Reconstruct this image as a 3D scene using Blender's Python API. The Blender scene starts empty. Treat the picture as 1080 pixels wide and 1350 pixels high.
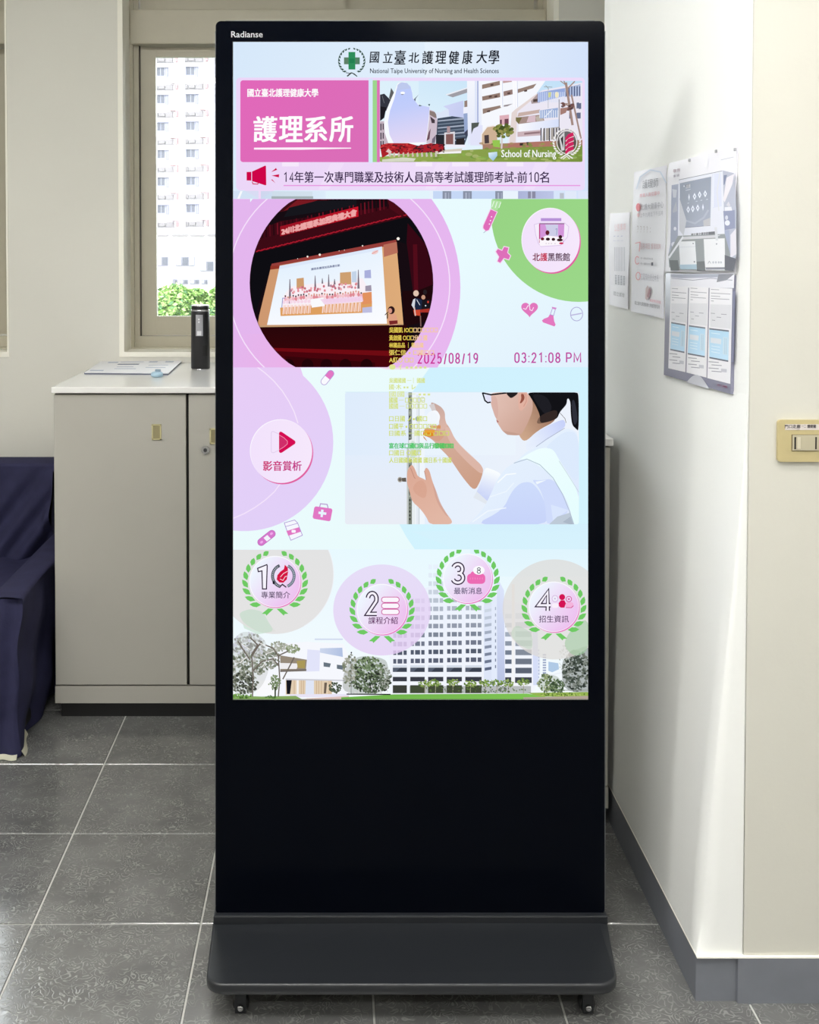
import bpy, bmesh, math, random
import numpy as np
from mathutils import Vector, Matrix
from mathutils.geometry import tessellate_polygon

random.seed(7)
S = bpy.context.scene
COL = S.collection

# ---------------------------------------------------------------- camera
FOC, PX, HOR, PITCH, CAMH = 1430.0, 440.0, 330.0, math.radians(1.64), 1.42   # pixels of the 1080x1350 frame, metres
PY = HOR + FOC * math.tan(PITCH)
cd = bpy.data.cameras.new('camera')
cam = bpy.data.objects.new('camera', cd); COL.objects.link(cam)
cd.sensor_fit = 'VERTICAL'; cd.sensor_height = 24.0; cd.lens = 24.0 * FOC / 1350
cd.shift_x = (540 - PX) / 1350; cd.shift_y = -(675 - PY) / 1350
cd.clip_start = 0.05; cd.clip_end = 1000
cam.location = (0, 0, CAMH); cam.rotation_euler = (math.pi / 2 - PITCH, 0, 0)
S.camera = cam

# ---------------------------------------------------------------- sky and sun
w = bpy.data.worlds.new('sky'); S.world = w; w.use_nodes = True
wn, wl = w.node_tree.nodes, w.node_tree.links
bg = wn['Background']
bg.inputs['Color'].default_value = (0.93, 0.97, 1.0, 1)
bg.inputs['Strength'].default_value = 7.5
sd = bpy.data.lights.new('sun', 'SUN'); sd.energy = 2.0; sd.angle = 0.02; sd.color = (1, .97, .92)
sun = bpy.data.objects.new('sun', sd); COL.objects.link(sun)
sun.rotation_euler = (math.radians(50), 0, math.radians(-25))

# ---------------------------------------------------------------- ceiling luminaires (their panels are built below, they carry this strength)
LAMP = 31.0
def area(name, loc, sx, sy, energy, col=(1, .98, .94), rot=(0, 0, 0)):
    d = bpy.data.lights.new(name, 'AREA'); d.shape = 'RECTANGLE'; d.size = sx; d.size_y = sy; d.energy = energy; d.color = col
    o = bpy.data.objects.new(name, d); COL.objects.link(o); o.location = loc; o.rotation_euler = rot
    return o

# ---------------------------------------------------------------- exposure
S.view_settings.view_transform = 'Standard'; S.view_settings.look = 'None'
S.view_settings.exposure = 0.0; S.view_settings.gamma = 1.0; S.view_settings.use_curve_mapping = False
S.display_settings.display_device = 'sRGB'
S.cycles.max_bounces = 10; S.cycles.diffuse_bounces = 6; S.cycles.transparent_max_bounces = 40
S.cycles.use_denoising = True; S.cycles.sample_clamp_indirect = 8.0
S.cycles.caustics_reflective = False; S.cycles.caustics_refractive = False

# ================================================================ helpers
def ray(px, py):
    d = Vector(((px - PX) / FOC, 1, -(py - PY) / FOC))
    c, s = math.cos(PITCH), math.sin(PITCH)
    return Vector((d.x, d.y * c + d.z * s, -d.y * s + d.z * c))
def at_y(px, py, Y):
    d = ray(px, py); return Vector((0, 0, CAMH)) + d * (Y / d.y)
def at_z(px, py, z):
    d = ray(px, py); return Vector((0, 0, CAMH)) + d * ((z - CAMH) / d.z)
def lin(c):
    return tuple((v / 255 / 12.92) if v <= 10.3 else ((v / 255 + .055) / 1.055) ** 2.4 for v in c[:3])
def nd(nt, t, **kw):
    n = nt.nodes.new(t)
    for k, v in kw.items(): setattr(n, k, v)
    return n
MATS = {}
def mat(name, rgb, rough=.5, metal=0., spec=.5, noise=0., nscale=8., bump=0., bscale=60., emit=0., coat=0.):
    if name in MATS: return MATS[name]
    m = bpy.data.materials.new(name); m.use_nodes = True; MATS[name] = m
    nt = m.node_tree; b = nt.nodes['Principled BSDF']
    c = lin(rgb)
    b.inputs['Base Color'].default_value = (*c, 1)
    b.inputs['Roughness'].default_value = rough; b.inputs['Metallic'].default_value = metal
    b.inputs['Specular IOR Level'].default_value = spec
    if coat: b.inputs['Coat Weight'].default_value = coat
    if emit:
        b.inputs['Emission Color'].default_value = (*c, 1); b.inputs['Emission Strength'].default_value = emit
    geo = nd(nt, 'ShaderNodeNewGeometry')
    if noise:
        n = nd(nt, 'ShaderNodeTexNoise'); n.inputs['Scale'].default_value = nscale; n.inputs['Detail'].default_value = 5
        nt.links.new(geo.outputs['Position'], n.inputs['Vector'])
        r = nd(nt, 'ShaderNodeValToRGB')
        r.color_ramp.elements[0].position = .3; r.color_ramp.elements[1].position = .7
        r.color_ramp.elements[0].color = (*[v * (1 - noise) for v in c], 1)
        r.color_ramp.elements[1].color = (*[min(1, v * (1 + noise)) for v in c], 1)
        nt.links.new(n.outputs['Fac'], r.inputs['Fac']); nt.links.new(r.outputs['Color'], b.inputs['Base Color'])
    if bump:
        n = nd(nt, 'ShaderNodeTexNoise'); n.inputs['Scale'].default_value = bscale; n.inputs['Detail'].default_value = 4
        nt.links.new(geo.outputs['Position'], n.inputs['Vector'])
        bp = nd(nt, 'ShaderNodeBump'); bp.inputs['Strength'].default_value = bump; bp.inputs['Distance'].default_value = .002
        nt.links.new(n.outputs['Fac'], bp.inputs['Height']); nt.links.new(bp.outputs['Normal'], b.inputs['Normal'])
    return m
def tag(o, label=None, cat=None, group=None, kind=None):
    if label: o['label'] = label
    if cat: o['category'] = cat
    if group: o['group'] = group
    if kind: o['kind'] = kind
    return o
def empty(name, loc, label, cat, group=None):
    o = bpy.data.objects.new(name, None); COL.objects.link(o); o.location = loc; o.empty_display_size = .05
    return tag(o, label, cat, group)
def link(name, me, mats, parent=None, loc=None, world=False):
    o = bpy.data.objects.new(name, me); COL.objects.link(o)
    for m in (mats if isinstance(mats, (list, tuple)) else [mats]):
        if m: me.materials.append(m)
    if loc is not None: o.location = loc
    if parent is not None: o.parent = parent
    return o
class MB:
    """collects shapes given in world coordinates, written as one mesh around an origin"""
    def __init__(s): s.bm = bmesh.new()
    def box(s, x0, x1, y0, y1, z0, z1, mi=0, bev=0.):
        v = [s.bm.verts.new(p) for p in ((x0,y0,z0),(x1,y0,z0),(x1,y1,z0),(x0,y1,z0),(x0,y0,z1),(x1,y0,z1),(x1,y1,z1),(x0,y1,z1))]
        fs = []
        for f in ((0,3,2,1),(4,5,6,7),(0,1,5,4),(1,2,6,5),(2,3,7,6),(3,0,4,7)):
            fc = s.bm.faces.new([v[i] for i in f]); fc.material_index = mi; fs.append(fc)
        if bev:
            es = list({e for f in fs for e in f.edges})
            bmesh.ops.bevel(s.bm, geom=es, offset=bev, segments=2, affect='EDGES', profile=.5)
        return s
    def prism(s, pts, z0, z1, mi=0, top_mi=None):
        n = len(pts)
        a = [s.bm.verts.new((p[0], p[1], z0)) for p in pts]; b = [s.bm.verts.new((p[0], p[1], z1)) for p in pts]
        f = s.bm.faces.new(list(reversed(a))); f.material_index = mi
        f = s.bm.faces.new(b); f.material_index = mi if top_mi is None else top_mi
        for i in range(n):
            f = s.bm.faces.new((a[i], a[(i+1) % n], b[(i+1) % n], b[i])); f.material_index = mi
        return s
    def lathe(s, prof, c, axis='Z', seg=32, mi=0):
        rings = []
        for r, h in prof:
            ring = []
            for k in range(seg):
                a = 2 * math.pi * k / seg; u, v = r * math.cos(a), r * math.sin(a)
                p = {'Z': (u, v, h), 'Y': (u, h, v), 'X': (h, u, v)}[axis]
                ring.append(s.bm.verts.new((c[0] + p[0], c[1] + p[1], c[2] + p[2])))
            rings.append(ring)
        for i in range(len(rings) - 1):
            for k in range(seg):
                f = s.bm.faces.new((rings[i][k], rings[i][(k+1) % seg], rings[i+1][(k+1) % seg], rings[i+1][k])); f.material_index = mi; f.smooth = True
        for ring in (rings[0], rings[-1]):
            f = s.bm.faces.new(ring); f.material_index = mi
        return s
    def grid(s, fn, nu, nv, mi=0, closed_u=False):
        V = [[s.bm.verts.new(fn(i / nu, j / nv)) for j in range(nv + 1)] for i in range(nu + 1)]
        for i in range(nu):
            for j in range(nv):
                f = s.bm.faces.new((V[i][j], V[i+1][j], V[i+1][j+1], V[i][j+1])); f.material_index = mi; f.smooth = True
        return s
    def build(s, name, mats, parent=None, o=(0, 0, 0), smooth=None, recalc=True):
        me = bpy.data.meshes.new(name)
        if recalc: bmesh.ops.recalc_face_normals(s.bm, faces=s.bm.faces)
        bmesh.ops.translate(s.bm, verts=s.bm.verts, vec=-Vector(o))
        s.bm.to_mesh(me); s.bm.free()
        # o is the mesh's world origin; a parented mesh stores its place relative to the parent's own origin
        loc = Vector(o)
        if parent is not None: loc = loc - wloc(parent)
        ob = link(name, me, mats, parent, loc)
        if smooth: me.shade_smooth()
        return ob
def wloc(o):
    l = o.location.copy(); p = o.parent
    while p is not None: l = l + p.location; p = p.parent
    return l
def rrect_pts(x0, x1, y0, y1, r, n=6):
    out = []
    for cx, cy, a0 in ((x1 - r, y1 - r, 0), (x0 + r, y1 - r, 90), (x0 + r, y0 + r, 180), (x1 - r, y0 + r, 270)):
        for k in range(n + 1):
            a = math.radians(a0 + 90 * k / n); out.append((cx + r * math.cos(a), cy + r * math.sin(a)))
    return out

# ================================================================ materials of the room
M_wall = mat('warm_white_wall_paint', (220, 218, 210), .75, spec=.2, noise=.015, nscale=3, bump=.12, bscale=120)
M_wallr = mat('white_wall_paint', (239, 240, 239), .7, spec=.25, noise=.012, nscale=3, bump=.12, bscale=120)
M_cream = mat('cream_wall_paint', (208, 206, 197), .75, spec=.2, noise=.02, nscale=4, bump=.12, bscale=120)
M_ceil = mat('ceiling_paint', (235, 235, 232), .8, spec=.2)
M_skirt = mat('grey_skirting_paint', (118, 121, 130), .45, noise=.06, nscale=14, bump=.15, bscale=40)
M_frame = mat('beige_aluminium', (184, 178, 160), .4, spec=.4, noise=.02, nscale=20)
M_reveal = mat('cream_reveal_paint', (246, 243, 232), .6, spec=.3)
M_gasket = mat('dark_gasket', (70, 66, 58), .7)
M_grout = mat('pale_grout', (186, 186, 182), .8, noise=.06, nscale=60)

def tile_material():
    m = bpy.data.materials.new('grey_glazed_tile'); m.use_nodes = True
    nt = m.node_tree; b = nt.nodes['Principled BSDF']; L = nt.links.new
    geo = nd(nt, 'ShaderNodeNewGeometry')
    n1 = nd(nt, 'ShaderNodeTexNoise'); n1.inputs['Scale'].default_value = 52; n1.inputs['Detail'].default_value = .6; n1.inputs['Distortion'].default_value = .5
    L(geo.outputs['Position'], n1.inputs['Vector'])
    mu = nd(nt, 'ShaderNodeMath', operation='MULTIPLY'); mu.inputs[1].default_value = 40; L(n1.outputs['Fac'], mu.inputs[0])
    sn = nd(nt, 'ShaderNodeMath', operation='SINE'); L(mu.outputs[0], sn.inputs[0])
    r = nd(nt, 'ShaderNodeValToRGB'); r.color_ramp.elements[0].position = .72; r.color_ramp.elements[1].position = 1.0
    mr = nd(nt, 'ShaderNodeMapRange'); mr.inputs['From Min'].default_value = -1; L(sn.outputs[0], mr.inputs['Value'])
    L(mr.outputs['Result'], r.inputs['Fac'])
    # break the curls up
    n3 = nd(nt, 'ShaderNodeTexNoise'); n3.inputs['Scale'].default_value = 22; L(geo.outputs['Position'], n3.inputs['Vector'])
    r3 = nd(nt, 'ShaderNodeValToRGB'); r3.color_ramp.elements[0].position = .34; r3.color_ramp.elements[1].position = .58
    L(n3.outputs['Fac'], r3.inputs['Fac'])
    msk = nd(nt, 'ShaderNodeMath', operation='MULTIPLY'); L(r.outputs['Color'], msk.inputs[0]); L(r3.outputs['Color'], msk.inputs[1])
    n2 = nd(nt, 'ShaderNodeTexNoise'); n2.inputs['Scale'].default_value = 7; n2.inputs['Detail'].default_value = 8; L(geo.outputs['Position'], n2.inputs['Vector'])
    r2 = nd(nt, 'ShaderNodeValToRGB')
    r2.color_ramp.elements[0].position = .3; r2.color_ramp.elements[1].position = .72
    r2.color_ramp.elements[0].color = (*lin((92, 92, 92)), 1); r2.color_ramp.elements[1].color = (*lin((114, 114, 113)), 1)
    L(n2.outputs['Fac'], r2.inputs['Fac'])
    mx = nd(nt, 'ShaderNodeMix', data_type='RGBA'); L(msk.outputs[0], mx.inputs['Factor'])
    L(r2.outputs['Color'], mx.inputs['A']); mx.inputs['B'].default_value = (*lin((137, 137, 135)), 1)
    oi = nd(nt, 'ShaderNodeObjectInfo')
    hv = nd(nt, 'ShaderNodeHueSaturation'); mr2 = nd(nt, 'ShaderNodeMapRange'); mr2.inputs['To Min'].default_value = .94; mr2.inputs['To Max'].default_value = 1.06
    L(oi.outputs['Random'], mr2.inputs['Value']); L(mr2.outputs['Result'], hv.inputs['Value']); L(mx.outputs['Result'], hv.inputs['Color'])
    L(hv.outputs['Color'], b.inputs['Base Color'])
    b.inputs['Roughness'].default_value = .13; b.inputs['Specular IOR Level'].default_value = 1.0
    bp = nd(nt, 'ShaderNodeBump'); bp.inputs['Strength'].default_value = .3; bp.inputs['Distance'].default_value = .0008
    L(msk.outputs[0], bp.inputs['Height']); L(bp.outputs['Normal'], b.inputs['Normal'])
    return m
M_tile = tile_material()

# ================================================================ setting
def struct(mb, name, mats, o=(0, 0, 0)):
    return tag(mb.build(name, mats, None, o), kind='structure')
X0, X1, Y0, YW, ZC = -3.0, 3.0, -2.5, 3.95, 2.95
floor = struct(MB().box(X0, X1, Y0, YW + .4, -.12, -.0022), 'floor', M_grout)
struct(MB().box(X0 - .2, X1 + .2, Y0 - .2, YW + .4, ZC, ZC + .2), 'ceiling', M_ceil)
struct(MB().box(X0 - .2, X0, Y0 - .2, YW + .4, -.12, ZC), 'wall_left', M_wall)
struct(MB().box(X1, X1 + .2, Y0 - .2, YW + .4, -.12, ZC), 'wall_right', M_wallr)
struct(MB().box(X0, X1, Y0 - .2, Y0, -.12, ZC), 'wall_front', M_wall)
# tiles: one object per tile near the camera, joined beyond
TS = .355; GX, GY = -.28, 2.248; TW = TS - .0042
tm = bpy.data.meshes.new('tile')
b = bmesh.new(); bmesh.ops.create_cube(b, size=1)
for v in b.verts:
    k = 1 if v.co.z > 0 else 1
    v.co = Vector((v.co.x * TW, v.co.y * TW, v.co.z * .010 - .005))
bmesh.ops.bevel(b, geom=[e for e in b.edges if all(v.co.z > -.001 for v in e.verts)], offset=.0012, segments=1, affect='EDGES')
b.to_mesh(tm); b.free(); tm.materials.append(M_tile)
far = MB()
for i in range(-9, 11):
    for j in range(-15, 7):
        cx, cy = GX + (i + .5) * TS, GY + (j + .5) * TS
        if cx - TW/2 < X0 + .01 or cx + TW/2 > X1 - .01 or cy - TW/2 < Y0 + .01 or cy + TW/2 > YW + .15: continue
        if -1.75 < cx < 1.3 and cy > 1.2:
            o = bpy.data.objects.new('tile', tm); COL.objects.link(o); o.location = (cx, cy, 0); o.parent = floor
        else:
            far.box(cx - TW/2, cx + TW/2, cy - TW/2, cy + TW/2, -.01, 0)
tag(far.build('tile', M_tile, floor), kind='stuff')

# window wall with its two openings
WB, WT = 1.043, 2.75
OX0, OX1, LX0, LX1 = -.770, .802, -2.75, -1.185
wb = MB()
for x0, x1, z0, z1 in ((X0, X1, -.12, WB), (X0, X1, WT, ZC), (X0, LX0, WB, WT), (LX1, OX0, WB, WT), (OX1, X1, WB, WT)):
    wb.box(x0, x1, YW, YW + .3, z0, z1)
wback = struct(wb, 'wall_back', M_wall)
def liner(x0, x1, nm, g=.012):     # painted reveal lining of the opening
    m = MB(); t = .006
    m.box(x0, x0 + t, YW, YW + .16, WB + t, WT - t); m.box(x1 - t, x1, YW, YW + .16, WB + t, WT - t)
    m.box(x0, x1, YW, YW + .16, WB, WB + t); m.box(x0, x1, YW, YW + .16, WT - t, WT)
    h = .012  # added front lip: its pale band stands for the brightly lit reveal
    m.box(x0 - g, x0 + t, YW - .004, YW, WB - h, WT + h); m.box(x1 - t, x1 + g, YW - .004, YW, WB - h, WT + h)
    m.box(x0 + t, x1 - t, YW - .004, YW, WB - h, WB + t); m.box(x0 + t, x1 - t, YW - .004, YW, WT - t, WT + h)
    return struct(m, nm, M_reveal)
liner(OX0, OX1, 'trim_1'); liner(LX0, LX1, 'trim_2', .0)

def glass_material():
    m = bpy.data.materials.new('window_glass'); m.use_nodes = True; nt = m.node_tree; nt.nodes.clear()
    out = nd(nt, 'ShaderNodeOutputMaterial'); tr = nd(nt, 'ShaderNodeBsdfTransparent'); gl = nd(nt, 'ShaderNodeBsdfGlossy')
    tr.inputs['Color'].default_value = (.97, .985, .98, 1); gl.inputs['Roughness'].default_value = .02
    fr = nd(nt, 'ShaderNodeFresnel'); fr.inputs['IOR'].default_value = 1.45; mx = nd(nt, 'ShaderNodeMixShader')
    nt.links.new(fr.outputs[0], mx.inputs[0]); nt.links.new(tr.outputs[0], mx.inputs[1]); nt.links.new(gl.outputs[0], mx.inputs[2])
    nt.links.new(mx.outputs[0], out.inputs[0]); return m
M_glass = glass_material()
YF = 4.10
def window(n, x0, x1):
    a, c = x0 + .006, x1 - .006
    zb, zt = WB + .006, WT - .006
    t0, t1 = 2.190, 2.318              # transom
    win = MB()
    win.box(a, a + .012, YF - .02, YF, zb + .006, zt); win.box(c - .012, c, YF - .02, YF, zb + .006, zt)
    win.box(a, a + .03, YF, YF + .1, zb, zt); win.box(c - .03, c, YF, YF + .1, zb, zt)
    win.box(a + .03, c - .03, YF, YF + .1, zb, zb + .046); win.box(a + .03, c - .03, YF, YF + .1, zt - .03, zt)
    win.box(a, c, YF - .02, YF, zb, zb + .006)
    w_ = struct(win, n, M_frame)
    MB().box(a + .004, c - .004, YF - .03, YF + .09, t0, t1, bev=.003).build('transom', M_frame, w_)
    g = MB()
    for q in (a + .03, c - .034): g.box(q, q + .004, YF + .012, YF + .02, zb + .046, t0)
    g.build('gasket', M_gasket, w_)
    mid = (a + c) / 2
    for (s0, s1, z0, z1, dy) in ((a + .033, mid + .03, zb + .048, t0 - .003, .02), (mid - .03, c - .033, zb + .048, t0 - .003, .055),
                                 (a + .033, mid + .03, t1 + .003, zt - .03, .02), (mid - .03, c - .033, t1 + .003, zt - .03, .055)):
        low = z1 < 2.25
        rb, rt = (.072, .036) if low else (.056, .04)
        m = MB(); y = YF + dy; st = .058
        m.box(s0, s0 + st, y, y + .03, z0, z1); m.box(s1 - st, s1, y, y + .03, z0, z1)
        m.box(s0 + st, s1 - st, y + .002, y + .028, z0, z0 + rb); m.box(s0 + st, s1 - st, y + .002, y + .028, z1 - rt, z1)
        sash = m.build('sash', M_frame, w_)
        MB().box(s0 + st, s1 - st, y + .013, y + .017, z0 + rb, z1 - rt).build('pane', M_glass, sash)
    return w_
window('window_1', OX0, OX1); window('window_2', LX0, LX1)

# right hand pier with the step towards the room, and its skirting
PA, PB = Vector((.774, 2.016)), Vector((.690, 2.72))
struct(MB().prism([(.774, 2.016), (X1, 2.016), (X1, 2.78), (.690, 2.78), (.690, 2.72)], -.02, ZC), 'wall_1', M_wallr).name = 'wall_pier'
# cream coat on the pier's front face
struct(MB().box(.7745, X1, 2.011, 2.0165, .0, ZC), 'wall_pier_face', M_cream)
struct(MB().prism([(.685, 2.013), (.761, 2.013), (.762, 2.006), (X1, 2.006), (X1, 2.012), (.774, 2.0165), (.690, 2.72), (.690, 2.79), (.685, 2.79)], -.002, .0885, 0, 1), 'baseboard_right', [M_skirt, M_wallr])
struct(MB().box(.6845, .6885, 2.0135, 2.79, .0868, .0892).box(.6845, X1, 2.0052, 2.0135, .0868, .0892), 'trim_3', M_reveal)
# the plaster flares out at the pier's foot down to the skirting
def flare(u, v):
    if u < .86:
        t = u / .86; bo = Vector((.6856, 2.785 + (2.0145 - 2.785) * t)); tp = Vector((.690, 2.785)).lerp(Vector((.690, 2.72)), min(1, t / .08)) if t < .08 else Vector((.690, 2.72)).lerp(Vector((.7738, 2.0158)), (t - .08) / .92)
    else:
        t = (u - .86) / .14; bo = Vector((.6856 + (.7735 - .6856) * t, 2.0145)); tp = Vector((.7738, 2.0158))
    # rounded arris
    dx, dy = bo.x - .6856, bo.y - 2.0145; r_ = .038
    if dx < r_ and dy < r_: 
        s_ = (r_ + dx - dy) / (2 * r_) * math.pi / 2; rd = Vector((.6856 + r_ * (1 - math.cos(s_)), 2.0145 + r_ * (1 - math.sin(s_)))); bo = rd.lerp(bo, max(0, 1 - v * 25) * 1.0)
    e = 1 - (1 - v) ** 1.0
    e = v * v * (3 - 2 * v) * .35 + v * .65
    p = bo.lerp(tp, e); return Vector((p.x - .0004, p.y - .0004, .0885 + (1.15 - .0885) * v))
struct(MB().grid(flare, 240, 50), 'trim_4', M_wallr)

# ceiling luminaires behind and beside the camera
def luminaire(x, y, lab):
    r = empty('ceiling_light', (x, y, ZC), lab, 'ceiling light', 'ceiling lamps of the room')
    MB().box(x - .62, x + .62, y - .16, y + .16, ZC - .05, ZC, bev=.004).build('housing', mat('white_enamel', (235, 235, 235), .4), r)
    m = mat('lit_diffuser', (253, 252, 248), .5, emit=LAMP)
    MB().box(x - .59, x + .59, y - .13, y + .13, ZC - .056, ZC - .05).build('diffuser', m, r)
luminaire(-1.5, 1.5, 'long white ceiling lamp above the covered armchair')
luminaire(-.1, 1.3, 'long white ceiling lamp above the kiosk')
luminaire(1.6, .6, 'long white ceiling lamp in front of the switch wall')
luminaire(-.4, .3, 'long white ceiling lamp right above the camera')
luminaire(-1.6, -1.2, 'long white ceiling lamp at the left back of the room')
luminaire(.9, -1.2, 'long white ceiling lamp at the right back of the room')
# ================================================================ kiosk
ZP = 2.17; SC = FOC / ZP                      # the panel faces the camera squarely: SC pixels per metre on it
M_black = mat('black_coated_steel', (15, 17, 21), .45, spec=.25)
M_glassblk = mat('black_cover_glass', (4, 6, 13), .12, spec=.06)
M_edge = mat('grey_metal_edge', (120, 122, 126), .35, metal=.7)
M_char = mat('charcoal_powder_coat', (33, 35, 39), .33, spec=.5, bump=.04, bscale=400)
M_chard = mat('dark_powder_coat', (26, 28, 31), .4, spec=.4)
M_rub = mat('black_rubber', (10, 10, 11), .6)
M_chrome = mat('zinc_bolt', (190, 190, 192), .25, metal=1.)
kb = Vector((0, 0, CAMH)) + ray(541, 1207) * ZP      # foot of the front face
kiosk = empty('information_kiosk', (kb.x, kb.y, 0), 'tall black floor-standing information kiosk with a lit portrait touchscreen on a wheeled base', 'kiosk')
KW, KH = 514 / SC, 1180 / SC
def kpart(mb, name, mats, parent=kiosk):
    """mesh given in the panel's own axes: x right, y back, z up along the leaning face"""
    me = bpy.data.meshes.new(name); bmesh.ops.recalc_face_normals(mb.bm, faces=mb.bm.faces); mb.bm.to_mesh(me); mb.bm.free()
    o = link(name, me, mats, parent)
    if parent is kiosk:
        o.location = (0, 0, kb.z); o.rotation_euler = (-PITCH, 0, 0)
    return o
def slab_xz(mb, x0, x1, z0, z1, r, y0, y1, mi=0, n=6):
    pts = rrect_pts(x0, x1, z0, z1, r, n); N = len(pts)
    a = [mb.bm.verts.new((p[0], y0, p[1])) for p in pts]; b_ = [mb.bm.verts.new((p[0], y1, p[1])) for p in pts]
    mb.bm.faces.new(a).material_index = mi; mb.bm.faces.new(list(reversed(b_))).material_index = mi
    for i in range(N):
        f = mb.bm.faces.new((a[i], a[(i+1) % N], b_[(i+1) % N], b_[i])); f.material_index = mi
    return mb
kpart(slab_xz(MB(), -KW/2, KW/2, 0, KH, .011, .004, .055), 'housing', M_black)
kpart(slab_xz(MB(), -KW/2 + .0015, KW/2 - .0015, .0015, KH - .0015, .0095, 0, .0045), 'cover_glass', M_glassblk)
kpart(MB().box(-KW/2 - .0012, -KW/2, .006, .05, .02, KH - .02).box(KW/2, KW/2 + .0022, .006, .05, .02, KH - .02).box(-KW/2 + .02, KW/2 - .02, .006, .05, KH, KH + .0012), 'edge_trim', M_edge)
kpart(MB().box(-.2, .2, .055, .085, .55, 1.35, bev=.006), 'rear_cover', M_chard)
# vent slots on the rear cover
vm = MB()
for k in range(12): vm.box(-.12, .12, .0845, .0862, 1.0 + k * .016, 1.006 + k * .016)
kpart(vm, 'vent', M_black)
# collar and base
def zat(py, Y): return at_y(541, py, Y).z
CY = kb.y
MB().box(kb.x - .393, kb.x + .393, CY - .012, CY + .085, zat(1219, CY - .012), zat(1208, CY - .012), bev=.0025).build('collar', M_char, kiosk, kiosk.location)
bt = MB()
BF, BBK = 1.937, 2.36
ztop_b, ztop_f, zbot = zat(1219, CY - .012), zat(1298, BF), zat(1313.5, BF)
hwb, hwf = .3945, .3793
pl = []
r_ = .036
def hw(y): return hwf + (hwb - hwf) * (y - BF) / (CY - BF) if y < CY else hwb
for k in range(9):
    a = math.radians(90 * k / 8); pl.append((-(hw(BF) - r_ + r_ * math.cos(a)), BF + r_ - r_ * math.sin(a)))
lft = [(-hw(CY), CY)] + pl
plan = [(-hwb, BBK)] + lft + [(-x, y) for x, y in reversed(lft)] + [(hwb, BBK)]
def ztop(y): return ztop_f + (ztop_b - ztop_f) * min(1, (y - BF) / (CY - BF))
def inset(p, d):
    # towards the plan's inside
    cx, cy = 0, (BF + BBK) / 2
    sx = (hwf + hwb) / 2
    return (p[0] * (1 - d / sx), cy + (p[1] - cy) * (1 - d / ((BBK - BF) / 2)))
rings = []
for d, f in ((.004, 'b'), (0, 'b2'), (0, 't2'), (.0012, 't1'), (.004, 't')):
    ring = []
    for p in plan:
        q = inset(p, d); zt_ = ztop(q[1])
        z = {'b': zbot, 'b2': zbot + .004, 't2': zt_ - .004, 't1': zt_ - .0012, 't': zt_}[f]
        ring.append(bt.bm.verts.new((kb.x + q[0] - .0113 * max(0, (CY - q[1]) / (CY - BF)), q[1], z)))
    rings.append(ring)
N = len(plan)
for i in range(len(rings) - 1):
    for k in range(N):
        f = bt.bm.faces.new((rings[i][k], rings[i][(k+1) % N], rings[i+1][(k+1) % N], rings[i+1][k])); f.smooth = True
bt.bm.faces.new(rings[-1]); bt.bm.faces.new(list(reversed(rings[0])))
base = bt.build('base_plate', M_char, kiosk, kiosk.location)
for sx, px in ((-1, 318), (1, 773)):
    for yy in (1, 0):
        y = 1.990 if yy else 2.30
        x = at_y(px, 1325, 1.99).x
        R = .0155
        wz = R
        c = MB().lathe([(R - .003, -.010), (R, -.006), (R, .006), (R - .003, .010)], (x, y, wz), 'Y', 28)
        cas = c.build('caster', M_rub, kiosk, (x, y, wz))
        fk = MB().box(x - .0105, x + .0105, y - .016, y - .012, wz - .012, zbot + .001, bev=.001).box(x - .0105, x + .0105, y + .012, y + .016, wz - .012, zbot + .001, bev=.001).box(x - .018, x + .018, y - .018, y + .018, zbot - .005, zbot + .002)
        fk.build('fork', M_chard, cas, (x, y, wz))
        MB().lathe([(.0042, -.0215), (.0056, -.020), (.0056, -.016)], (x, y, wz), 'Y', 20).lathe([(.002, -.0225), (.0021, -.0215)], (x, y, wz), 'Y', 12).build('axle_bolt', M_chrome, cas, (x, y, wz))
        MB().lathe([(.006, zbot - .004), (.006, zbot)], (x, y, 0), 'Z', 12).build('swivel', M_chrome, cas, (x, y, wz))

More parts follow.
